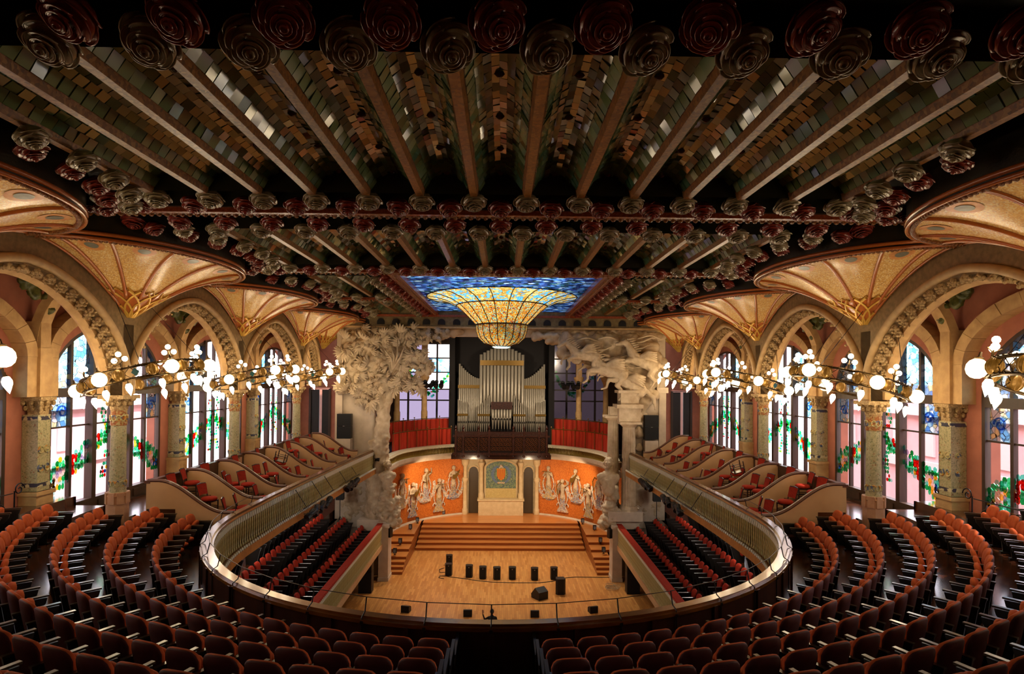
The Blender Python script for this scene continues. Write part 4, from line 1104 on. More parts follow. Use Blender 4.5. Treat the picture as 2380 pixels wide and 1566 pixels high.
cab_stack('wall_loudspeaker', (-8.42, 32.6, -3.3), .74, .4, (.66, .66), 'pair of black loudspeakers stacked on a white plinth, tree-sculpture side')
cab_stack('wall_loudspeaker', (8.12, 32.6, -3.25), .74, .4, (.66, .66), 'pair of black loudspeakers stacked on a white plinth, horse-sculpture side')
for s, x in ((-1, -8.42), (1, 8.12)):
    b = MB(); b.b2((x - .36, 32.38, -4.6), (x + .36, 32.95, -3.32)); tag(b.build('speaker_plinth', m_white), 'white plinth carrying the pair of black loudspeakers, %s' % SIDE[s], 'plinth')
for s, px in ((-1, 799), (1, 1531)):
    x = (-8.35 if s < 0 else 8.2)
    t = empty('speaker_stand', (x, 31.6, -8.0)); tag(t, 'black speaker on a tripod stand behind the stalls seats, %s' % SIDE[s], 'speaker')
    b = MB(); b.tube([(0, 0, .3), (0, 0, 1.6)], .02, 6); b.build('pole', m_black, t)
    for k in range(3):
        a = 2 * PI * k / 3 + .4; b = MB(); b.tube([(0, 0, .75), (.42 * cos(a), .42 * sin(a), 0)], .014, 5); b.build('leg', m_black, t)
    b = MB(); b.b2((-.19, -.15, 1.6), (.19, .15, 2.1)); b.build('cabinet', m_black, t)
    b = MB(); b.b2((-.17, -.16, 1.62), (.17, -.15, 2.08)); b.build('grille', m_grill, t)
# spotlights hung under the balcony rail
b = MB(); b.lathe([(.07, -.26), (.10, -.24), (.10, .02), (.13, .06), (.13, .22), (.11, .22)], 10); b.box((0, 0, -.14), (.17, .17, .16)); sp_body = b.mesh('spot_body', m_black)
b = MB(); b.tube([(-.14, 0, 0), (-.14, .12, .14), (0, .16, .24), (.14, .12, .14), (.14, 0, 0)], .014, 4); sp_yoke = b.mesh('spot_yoke', m_iron)
b = MB(); b.lathe([(.001, .2), (.10, .2)], 10, cap=False); sp_lens = b.mesh('spot_lens', m_lens)
SP = {-1: [28.2, 27.8, 27.35, 26.9, 23.7, 22.9, 22.2, 21.6, 32.3, 32.7], 1: [28.6, 28.2, 27.8, 27.4, 24.6, 24.0, 23.1, 22.6, 32.4, 32.8]}
for s in (-1, 1):
    t = empty('lighting_bar', (0, 0, 0)); tag(t, 'thin black lighting bar bracketed to the balcony front, %s' % SIDE[s], 'bar')
    b = MB(); b.tube([(s * 6.82, 21.2, -4.62), (s * 6.78, 24.8, -4.62)], .02, 5); b.build('bar', m_black, t)
    b = MB(); b.tube([(s * 6.76, 26.5, -4.62), (s * 6.7, 28.8, -4.62)], .02, 5); b.build('bar', m_black, t)
    for y in (21.4, 23.2, 24.7, 26.7, 28.6):
        b = MB(); b.tube([(s * 7.2, y, -4.0), (s * 6.8, y, -4.6), (s * 7.2, y, -4.9)], .014, 4); b.build('bracket', m_black, t)
    for q, y in enumerate(SP[s]):
        x = s * (6.72 if y < 30 else 6.55); t = empty('spotlight', (x, y, -4.9 if y < 30 else -4.3), 0)
        t.rotation_euler = (rnd.uniform(1.9, 2.3), 0, s * rnd.uniform(-.1, .5) + PI * 0)
        inst('body', sp_body, t); inst('yoke', sp_yoke, t); inst('lens', sp_lens, t)
        tag(t, 'black stage spotlight hanging on the balcony front, %s from the amphitheatre, %s' % (ORD[sorted(SP[s]).index(y)], SIDE[s]), 'spotlight', 'spotlights hung along the balcony front')
# person whose head and raised hand show over the balcony rail, standing before the stage
hx, hy, hz = -0.31, 26.23, -10.15
P0 = Vector((hx, hy, -11.7)); caps = []
def L(a, ra, q, rb): caps.append((P0 + Vector(a), ra, P0 + Vector(q), rb))
for e in (-1, 1):
    L((e * .09, 0, .06), .05, (e * .10, .01, .48), .06); L((e * .10, .01, .48), .065, (e * .09, 0, .88), .09); L((e * .09, -.02, .03), .045, (e * .1, .16, .03), .035)
L((0, 0, .92), .15, (0, 0, 1.28), .155); L((-.15, 0, 1.34), .06, (.15, 0, 1.34), .06); L((0, 0, 1.36), .06, (0, .01, 1.47), .055)
L((.17, 0, 1.33), .05, (.24, .05, 1.06), .042); L((.24, .05, 1.06), .042, (.18, .22, .92), .032)
L((-.17, 0, 1.33), .05, (-.32, .08, 1.22), .042); L((-.32, .08, 1.22), .042, (-.40, .12, 1.44), .03)
pr_ = organic('person', caps, mat('black_clothes', (.07, .06, .07), .8), None, .025, 0, smooth=2)
tag(pr_, 'person in black, dark hair tied back, one hand raised, before the stage', 'person')
h = organic('head', [(P0 + Vector((0, .0, 1.58)), .095, (.85, .95, 1.2)), (P0 + Vector((0, .09, 1.56)), .022), (P0 + Vector((0, 0, 1.48)), .05), (P0 + Vector((.08, 0, 1.57)), .02), (P0 + Vector((-.08, 0, 1.57)), .02)], m_skin, pr_, .012, 0, smooth=1)
organic('hair', [(P0 + Vector((0, -.035, 1.62)), .105, (.9, .95, 1.1)), (P0 + Vector((0, -.12, 1.60)), .05), (P0 + Vector((0, -.1, 1.48)), .04)], m_hair, pr_, .015, 0, smooth=1)
hb_ = P0 + Vector((-.40, .12, 1.46))
hc = [(hb_, .028, hb_ + Vector((-.005, .005, .07)), .034)] + [(hb_ + Vector((-.028 + .019 * f, 0, .08)), .010, hb_ + Vector((-.034 + .023 * f, .018, .08 + (.07, .085, .078, .06)[f])), .008) for f in range(4)] + [(hb_ + Vector((.02, 0, .03)), .012, hb_ + Vector((.055, .01, .075)), .009)]
organic('hand', hc, m_skin, pr_, .006, 0, smooth=1, n=8)
# ---------------------------------------------------------------- chandeliers
b = MB(); ringp = lambda r, z, n=40: [(r * cos(2 * PI * j / n), r * sin(2 * PI * j / n), z) for j in range(n)]
CD = {}
for nm, z in (('upper_ring', .15), ('lower_ring', -.15)):
    b = MB(); b.tube(ringp(1.4, z), .035, 6, True)
    for j in range(60): a = 2 * PI * j / 60; b.ball((1.43 * cos(a), 1.43 * sin(a), z + .02), .022, 4)
    CD[nm] = b.mesh(nm, m_brassd, 'all')
b = MB()
for j in range(30):
    a, a2 = 2 * PI * j / 30, 2 * PI * (j + 1) / 30
    b.tube([(1.4 * cos(a), 1.4 * sin(a), -.14), (1.4 * cos(a2), 1.4 * sin(a2), .14)], .009, 4, cap=False); b.tube([(1.4 * cos(a), 1.4 * sin(a), .14), (1.4 * cos(a2), 1.4 * sin(a2), -.14)], .009, 4, cap=False)
CD['band_lattice'] = b.mesh('band_lattice', m_brassd)
b = MB(); b.prism([(0, -.11), (.09, 0), (0, .11), (-.09, 0)], lambda u, v, d: (d, u, v), -.015, .015); plaque = b.mesh('plaque', m_blue); fixn(plaque)
b = MB(); b.lathe([(.001, -.15), (.07, -.13), (.125, -.06), (.135, 0), (.125, .06), (.07, .13), (.001, .15)], 12, cap=False)
for j in range(6): a = PI * j / 6; b.tube([(.137 * cos(a) * cos(q), .137 * sin(a) * cos(q), .152 * sin(q)) for q in [2 * PI * k / 14 for k in range(14)]], .008, 3, True)
shade = b.mesh('gold_shade', m_oct, 'all')
b = MB(); b.ball((0, 0, 0), .17, 14, sz=1.05); globe = b.mesh('frosted_globe', m_globe, 'all')
b = MB(); b.lathe([(.06, .16), (.08, .19), (.03, .22), (.02, .3)], 8); gcap = b.mesh('globe_cap', m_brassd)
b = MB(); b.ball((0, 0, 0), .066, 10); bulb = b.mesh('bulb', m_bulb, 'all')
b = MB()
for k in range(3): a = 2 * PI * k / 3; b.tube([(0, 0, 0), (.02 * cos(a), .02 * sin(a), .12), (.12 * cos(a), .12 * sin(a), .18)], .012, 4)
b.tube([(0, 0, .1), (0, 0, .24)], .012, 4); stemm = b.mesh('bulb_stem', m_brassd)
b = MB(); b.lathe([(.001, -.30), (.03, -.24), (.072, -.14), (.078, -.08), (.05, -.01), (.03, 0)], 10, cap=False); flame = b.mesh('flame_bulb', m_bulb, 'all')
b = MB(); b.tube([(0, 0, 0), (0, 0, .08)], .012, 4); b.lathe([(.03, -.02), (.045, .0), (.02, .03)], 8); fcap = b.mesh('flame_holder', m_brassd)
def chandelier():
    t = empty('chandelier', (0, 0, 0))
    for k in CD: inst(k, CD[k], t)
    for j in range(8):
        a = 2 * PI * (j + .5) / 8; inst('plaque', plaque, t, (1.43 * cos(a), 1.43 * sin(a), 0), (0, 0, a))
    for j in range(12):
        a = 2 * PI * j / 12 + .13; inst('gold_shade', shade, t, (1.40 * cos(a), 1.40 * sin(a), 0))
    for j in range(6):
        a = 2 * PI * j / 6 + .4; g = inst('globe', globe, t, (1.58 * cos(a), 1.58 * sin(a), -.02)); inst('cap', gcap, g)
    for j in range(8):
        a = 2 * PI * j / 8 + .2; g = inst('bulb_cluster', stemm, t, (1.42 * cos(a), 1.42 * sin(a), .17))
        for e in (-1, 1): inst('bulb', bulb, g, (-.12 * e * sin(a), .12 * e * cos(a), .20))
        inst('bulb', bulb, g, (0, 0, .34))
    for j in range(12):
        a = 2 * PI * (j + .5) / 12; g = inst('flame_holder', fcap, t, ((1.5 if j % 2 else 1.28) * cos(a), (1.5 if j % 2 else 1.28) * sin(a), -.26)); inst('flame_bulb', flame, g)
    return t
cd0 = chandelier(); remember(cd0); u = False
for s in (-1, 1):
    for i in range(4):
        o = cd0 if not u else copy_tree(cd0); u = True
        o.location = (s * 9.55, CY4[i] + .05, -.06); o.rotation_euler = (0, -.25, 0 if s < 0 else PI)
        tag(o, 'tilted brass ring chandelier of lit globes, %s, %s' % (NEAR[i], SIDE[s]), 'chandelier', 'ring chandeliers of the arcades')
        b = MB()
        for j in range(4):
            a = PI / 2 * j + .5; p = Vector((1.4 * cos(a), 1.4 * sin(a), .16)); q = Vector((.35 * cos(a), .9 * sin(a), 2.0 if cos(a) > 0 else 2.35))
            b.tube([p.lerp(q, k / 8) for k in range(9)], [.006, .010] * 4 + [.006], 4)
        b.build('hanging_chains', m_iron, o)

# ---------------------------------------------------------------- stained-glass skylight with its hanging bowl
sky = empty('skylight', (0, 27, 3.6)); tag(sky, 'stained-glass skylight, blue round golden rays, its amber bowl hanging from the middle', 'skylight')
HX, HY = 3.42, 6.75; m_lead = mat('lead_came', (.20, .11, .04), .4, .4)
def rectpt(a):
    c, s_ = cos(a), sin(a); t = min(HX / abs(c) if abs(c) > 1e-6 else 1e9, HY / abs(s_) if abs(s_) > 1e-6 else 1e9); return (c * t, s_ * t)
NS = 20; corner = math.atan2(HY, HX)
angs = sorted([2 * PI * (j + .5) / NS for j in range(NS)] + [corner, PI - corner, PI + corner, 2 * PI - corner])
for j in range(len(angs)):
    a, a2 = angs[j], angs[(j + 1) % len(angs)] + (2 * PI if j == len(angs) - 1 else 0)
    if a2 - a < .01: continue
    p, q = rectpt(a), rectpt(a2); b = MB(); r = 3.36
    b.prism([(r * cos(a), r * sin(a)), p, q, (r * cos(a2), r * sin(a2))], lambda u, v, d: (u, v, d), 0, .02); b.build('blue_pane', g_skyb, sky)
PROF = [(3.36, .0), (2.95, -.05), (2.45, -.18), (2.05, -.38), (1.76, -.62), (1.44, -.94), (1.16, -1.22), (1.15, -1.50), (1.05, -1.80), (.78, -2.05), (.40, -2.17)]
BAND = [(0, 3, 'ray_pane', g_skyr), (3, 6, 'amber_pane', g_drop), (6, 10, 'bowl_pane', g_drop)]
for (i0, i1, nm, ml) in BAND:
    for j in range(NS):
        b = MB(); b.lathe(PROF[i0:i1 + 1], 3, a0=2 * PI * (j + .5) / NS, a1=2 * PI * (j + 1.5) / NS, cap=False); b.build(nm, ml, sky, 'all')
for j in range(NS):
    a = 2 * PI * (j + .5) / NS
    b = MB(); b.tube([(r * cos(a), r * sin(a), z - .01) for r, z in PROF], .02, 4); b.build('lead_rib', m_lead, sky)
for i in (0, 3, 6): b = MB(); b.tube([(PROF[i][0] * cos(2 * PI * j / 40), PROF[i][0] * sin(2 * PI * j / 40), PROF[i][1] - .01) for j in range(40)], .028, 4, True); b.build('ring', m_lead, sky)
b = MB(); b.lathe([(.40, -2.17), (.42, -2.22), (.3, -2.26), (.001, -2.27)], 16, cap=False); b.build('bottom_boss', glass('pale_boss_glass', [(0, (.8, .88, .84))], milk=.7), sky, 'all')
for (a, q) in (((-HX - .38, -HY - .35, -.2), (-HX, HY + .35, .3)), ((HX, -HY - .35, -.2), (HX + .38, HY + .35, .3)), ((-HX, -HY - .35, -.2), (HX, -HY, .3)), ((-HX, HY, -.2), (HX, HY + .35, .3))):
    b = MB(); b.b2(a, q); b.build('frame', m_beam, sky)
b = MB()
for s in (-1, 1):
    for j in range(84): b.ball((s * (HX + .19), -HY + .16 * j, -.2), .06, 5)
tag(b.build('frame_ornament', m_moss, sky), kind='stuff')
b = MB()
for s in (-1, 1): b.b2((s * 3.44, 20, 3.9), (s * 3.6, 34, 5.2))
b.b2((-3.5, 19.9, 3.9), (3.5, 20.05, 5.2)); b.b2((-3.5, 33.95, 3.9), (3.5, 34.1, 5.2))
tag(b.build('wall_lantern', m_white), kind='structure')

# ---------------------------------------------------------------- stage house
m_sh = mat('brown_stage_wall', (.30, .20, .14), .8); m_blk = mat('dark_organ_chamber', (.07, .045, .035), .8)
b = MB()
for s in (-1, 1):
    b.b2((s * 8.9, 33.3, -11.7), (s * 9.1, 46.8, 3.4)); b.b2((0, 46.5, -11.9), (s * 9.1, 46.8, -4.9))
    b.b2((s * 3.3, 46.5, -5), (s * 3.9, 46.8, 3.4)); b.b2((s * 8.3, 46.5, -5), (s * 9.0, 46.8, 3.4)); b.b2((s * 3.9, 46.5, -5), (s * 8.3, 46.8, -3.4)); b.b2((s * 3.9, 46.5, 2.6), (s * 8.3, 46.8, 3.4))
tag(b.build('wall_stage', m_sh), kind='structure')
b = MB(); b.b2((-9.1, 33.3, 3.0), (9.1, 46.8, 3.2)); tag(b.build('ceiling', m_sh), kind='structure')
b = MB(); b.b2((-3.45, 44.4, -5), (3.45, 46.4, 3.4)); b.b2((-3.75, 42.9, -5), (-3.35, 46.4, 3.0)); b.b2((3.35, 42.9, -5), (3.75, 46.4, 3.0)); tag(b.build('wall_organ_chamber', m_blk), kind='structure')
for s in (-1, 1):
    wn += 1
    w = empty('window_%d' % wn); tag(w, kind='structure')
    xs = [3.9, 5.0, 6.1, 7.2, 8.3]; zs = [-3.4, -1.75, -.9, .4, 1.5, 2.6]
    for x in xs: b = MB(); b.b2((s * (x - .07), 46.45, -3.4), (s * (x + .07), 46.6, 2.6)); b.build('mullion', m_mull, w)
    for z in zs: b = MB(); b.b2((s * 3.9, 46.46, z - .05), (s * 8.3, 46.58, z + .05)); b.build('transom', m_mull, w)
    for a in range(4):
        for c in range(5):
            b = MB(); b.b2((s * (xs[a] + .07), 46.52, zs[c] + .05), (s * (xs[a + 1] - .07), 46.54, zs[c + 1] - .05))
            b.build('pane', ((g_blue if s < 0 else g_dim) if c == 3 else (g_clear if (s < 0 and c > 1 and a < 2) else (g_lav if s < 0 else g_dim))), w)
    b = MB()
    for k in range(90):
        u_ = rnd.uniform(-1, 1); r = rnd.uniform(.05, .12); x = s * (5.6 + 1.5 * u_); z = -.9 + 1.6 * u_ * u_ + rnd.gauss(0, .12) - .3
        b.mi = 0 if rnd.random() < .8 else rnd.choice((1, 2, 3)); n = 6; a0 = rnd.random()
        b.prism([(x + r * cos(a0 + 2 * PI * j / n), z + r * sin(a0 + 2 * PI * j / n)) for j in range(n)], lambda u, v, d: (u, d, v), 46.49 - .005 * (k % 3), 46.495 - .005 * (k % 3))
    tag(b.build('glass_garland', LEAF, w), kind='stuff')
# curved apse wall with mosaics
def AP(th, z, off=0, A=7.0, B=6.9, c=36.0):
    x, y = A * sin(th), c + B * cos(th); n = Vector((-sin(th) / A, -cos(th) / B, 0)).normalized(); return Vector((x, y, z)) + n * off
aps = empty('wall_apse'); tag(aps, kind='structure')
T0 = .365
for s in (-1, 1):
    b = MB(); b.grid(lambda u, v: AP(s * (T0 + (1.40 - T0) * u), -10.7 + 5.8 * v), 30, 1); b.b2((s * 6.9, 33.1, -10.6), (s * 7.1, 37.3, -4.9)); b.build('mosaic_wall', m_mosaic, aps, 'all')
    b = MB(); b.tube([AP(s * (T0 + (1.45 - T0) * j / 24), -9.5, .12) for j in range(25)], .1, 6); b.build('kerb', m_white, aps, True)
    for th in (.50, .82, 1.14):
        for (rr, ww, m_) in ((.64, .20, m_inlay), (.46, .05, m_inlay2)):
            b = MB(); zc = -7.35
            f = lambda a, r: AP(s * th + r * sin(a) / 6.95 * 1.05, zc - r * 1.35 * cos(a), .03)
            n = 16; vs = [f(-1.9 + 3.8 * j / n, rr) for j in range(n + 1)] + [f(-1.9 + 3.8 * j / n, rr + ww) for j in range(n + 1)]
            b.add(vs, [(j, j + 1, n + j + 2, n + j + 1) for j in range(n)]); b.build('mosaic_swag', m_, aps)
# the muses: stone busts growing out of mosaic skirts
def muse_meshes(v):
    caps = [((0, -.14, 1.98), .115, (.9, 1, 1.15)), ((0, -.12, 1.80), .055, (0, -.12, 1.90), .05) and ((0, -.10, 1.76), .055, (0, -.13, 1.9), .05),
            ((0, -.08, 1.42), .15, (0, -.09, 1.68), .17), ((-.17, -.09, 1.70), .07, (.17, -.09, 1.70), .07), ((0, -.06, 1.2), .13, (0, -.07, 1.42), .14), ((0, -.04, .95), .17, (0, -.06, 1.2), .14),
            ((0, -.245, 1.97), .02)]
    arms = [[((-.2, -.09, 1.70), (-.36, -.16, 1.46), (-.10, -.33, 1.52)), ((.2, -.09, 1.70), (.38, -.2, 1.56), (.18, -.36, 1.72))],
            [((-.2, -.09, 1.70), (-.34, -.2, 1.5), (-.14, -.34, 1.80)), ((.2, -.09, 1.70), (.34, -.2, 1.5), (.06, -.36, 1.84))],
            [((-.2, -.09, 1.70), (-.30, -.14, 1.42), (-.12, -.34, 1.30)), ((.2, -.09, 1.70), (.42, -.12, 1.86), (.32, -.2, 2.12))]][v]
    for (a, q, c) in arms: caps += [(a, .065, q, .05), (q, .05, c, .036), (c, .045)]
    body = organic('muse_bust', caps, m_sculp, None, .03, .02, 9, 2, link=False)
    hair = organic('muse_hair', [((0, -.10, 2.04), .13, (1, .9, .9)), ((0, -.02, 2.02), .10), ((.09, -.08, 1.95), .05), ((-.09, -.08, 1.95), .05)], m_sculp, None, .028, .03, 14, 1, link=False)
    b = MB()
    if v == 0: b.prism([(-.2, 1.35), (-.02, 1.3), (.12, 1.45), (.34, 1.86), (.30, 1.9), (.05, 1.6), (-.16, 1.6)], lambda u, w, d: (u, d, w), -.42, -.36)
    elif v == 1: b.tube([(-.3, -.40, 1.84), (.30, -.40, 1.80)], .022, 6)
    else: b.tube([(-.16, -.38, 1.15), (-.26, -.38, 1.7), (-.02, -.38, 2.0), (.16, -.38, 1.9)], .03, 6); [b.tube([(-.14 + .06 * k, -.38, 1.2), (-.2 + .08 * k, -.38, 1.86)], .006, 3) for k in range(4)]
    ins = b.mesh('muse_instrument', m_gold); fixn(ins)
    sk = MB(); prof = []
    for j in range(13):
        t = j / 12; w = .15 + .10 * t + (.16 * max(0, t - .72) / .28) + .02 * sin(9 * t); prof.append((w, 1.15 - 1.15 * t))
    poly = [(w, z) for w, z in prof] + [(-w, z) for w, z in prof[::-1]]
    sk.prism(poly, lambda u, w, d: (u, d, w), -.10, 0)
    skirt = sk.mesh('muse_skirt', [m_inlay3, m_inlay2, m_inlay][v]); fixn(skirt)
    sc_ = MB()
    for e in (-1, 1):
        P = [(e * (.20 + .16 * sin(3.4 * t) + .05 * t), -.06, 1.55 - 1.15 * t) for t in [k / 14 for k in range(15)]]; sc_.tube(P, [.05 - .02 * k / 14 for k in range(15)], 5)
        P = [(e * (.30 + .14 * cos(a)), -.05, .42 + .14 * sin(a)) for a in [PI * k / 8 - .5 for k in range(10)]]; sc_.tube(P, .035, 5)
    drape = sc_.mesh('muse_drapery', m_inlay)
    fold = MB()
    for k in range(5): x = (k - 2) * .055; fold.tube([(x, -.11, 1.1), (x * 1.4, -.13, .6), (x * 2.2, -.11, .06)], .018, 5)
    folds = fold.mesh('muse_folds', [m_inlay2, m_sculp, m_inlay3][v])
    return body, hair, ins, skirt, drape, folds
MU = [muse_meshes(v) for v in range(3)]
INS = ['a violin', 'a flute', 'a small harp']
for s in (-1, 1):
    for q, (th, zb, v) in enumerate(((.50, -8.35, 0), (.66, -9.15, 1), (.82, -8.35, 2), (.99, -9.15, 0), (1.16, -8.4, 1))):
        p = AP(s * th, zb, .04); n = AP(s * th, zb, 1) - AP(s * th, zb, 0)
        t = empty('muse_statue', p, math.atan2(n.y, n.x) + PI / 2); v2 = v if s < 0 else (v + 1) % 3
        for nm, me in zip(('bust', 'hair', 'instrument', 'skirt', 'drapery', 'folds'), MU[v2]): inst(nm, me, t, sc=1.05)
        tag(t, 'stone muse holding %s, %s from the central niche, %s' % (INS[v2], ORD[q], SIDE[s]), 'statue', 'muses round the stage wall')
# central niche with shield and the two arched doors
nz = -9.5; m_nst = mat('ivory_niche_stone', (.90, .80, .62), .6, c2=(.84, .73, .54), scale=4)
ni = empty('central_niche', (0, 42.5, nz)); tag(ni, 'ivory stone niche with blue-green mosaic panel and striped shield at the stage back', 'niche')
def NB(nm, a, q, ml=m_nst): b = MB(); b.b2(a, q); return b.build(nm, ml, ni)
NB('wall', (-2.6, .15, 0), (2.6, .6, 4.6)); NB('bench', (-1.55, -.75, 0), (1.55, .15, 1.0)); NB('bench_top', (-1.62, -.8, 1.0), (1.62, .15, 1.1))
NB('dado', (-1.1, -.05, 1.1), (1.1, .15, 1.75), mat('yellow_tile_dado', (.86, .76, .50), .5, c2=(.80, .68, .42), scale=12))
arc = [(1.07 * cos(a), 3.15 + .52 * sin(a)) for a in [PI * j / 16 for j in range(17)]]
b = MB(); b.prism([(-1.07, 1.75), (1.07, 1.75)] + arc, lambda u, v, d: (u, d, v), .02, .16); b.build('mosaic_panel', ramp_mat('blue_green_mosaic', [(0, (.46, .54, .42)), (.3, (.38, .46, .40)), (.55, (.54, .60, .46)), (.75, (.36, .42, .44)), (.9, (.60, .62, .44))], 16, rough=.4), ni, fix=True)
b = MB(); b.tube([(-1.12, 0, 1.1), (-1.12, 0, 3.15)] + [(1.12 * cos(a), 0, 3.15 + .57 * sin(a)) for a in [PI - PI * j / 16 for j in range(17)]] + [(1.12, 0, 1.1)], .08, 6); b.build('arch_frame', m_nst, ni, True)
# shield: yellow with red stripes
sh = lambda w, h, cx=0, cz=2.72: [(cx - w, cz + h), (cx + w, cz + h), (cx + w, cz - h * .2), (cx + w * .6, cz - h * .75), (cx, cz - h), (cx - w * .6, cz - h * .75), (cx - w, cz - h * .2)]
b = MB(); b.prism(sh(.30, .42), lambda u, v, d: (u, d, v), -.05, .02); shd = b.build('shield', mat('shield_yellow', (.90, .66, .16), .4), ni, fix=True)
for k in range(4):
    x = -.21 + .14 * k; b = MB(); b.b2((x - .03, -.07, 2.72 - .42 * (.62 if abs(x) > .15 else .88)), (x + .03, -.05, 3.1)); b.build('stripe', mat('shield_red', (.78, .20, .10), .4) if k == 0 else bpy.data.materials['shield_red'], shd)
m_lau = mat('laurel_blue', (.42, .50, .62), .5); b = MB()
for e in (-1, 1):
    for k in range(12):
        a = -1.2 + 2.3 * k / 11; p = Vector((e * (.56 * cos(a) + .04), -.02, 2.72 + .62 * sin(a)))
        b.prism([(p.x + .13 * cos(q) * 1.0, p.z + .06 * sin(q)) for q in [2 * PI * j / 6 + a * e for j in range(6)]], lambda u, v, d: (u, d, v), -.02, .01)
b.build('laurel_branches', m_lau, ni, fix=True)
b = MB(); b.ball((0, -.03, 3.3), .13, 8); b.ball((.12, -.03, 3.2), .07, 6); b.ball((-.12, -.03, 3.2), .07, 6); b.build('crest', m_inlay, ni, 'all')
b = MB(); b.prism([(-.3, 2.18), (-.2, 2.05), (0, 2.1), (.2, 2.05), (.3, 2.18), (0, 2.2)], lambda u, v, d: (u, d, v), -.04, 0); b.build('ribbon', m_inlay2, ni, fix=True)
for s in (-1, 1):
    for (x, y) in ((1.38, -.35), (2.5, -.3)):
        b = MB(); b.lathe([(.2, 0), (.2, .35), (.15, .42), (.14, 2.2), (.22, 2.35), (.22, 2.5), (.13, 2.58), (.13, 3.3), (.26, 3.5), (.28, 3.8), (.22, 3.85)], 12, c=(s * x, y, 1.1 if x < 2 else 0)); b.build('colonnette', m_nst, ni, True)
    dr = [(s * 1.93 + .33 * cos(a), 2.9 + .36 * sin(a)) for a in [PI * j / 10 for j in range(11)]]
    b = MB(); b.prism([(s * 1.93 - .33, 0.02), (s * 1.93 + .33, .02)] + (dr if s > 0 else dr), lambda u, v, d: (u, d, v), .02, .16); b.build('door', mat('bronze_brown_door', (.30, .24, .16), .5) if s < 0 else bpy.data.materials['bronze_brown_door'], ni, fix=True)
    b = MB(); b.tube([(s * 1.93 + .38 * cos(a) * 1, .0, 2.9 + .42 * sin(a)) for a in [PI * j / 10 for j in range(11)]], .07, 6); b.build('door_arch', m_nst, ni, True)
NB('cornice', (-2.65, -.5, 4.0), (2.65, .15, 4.35))

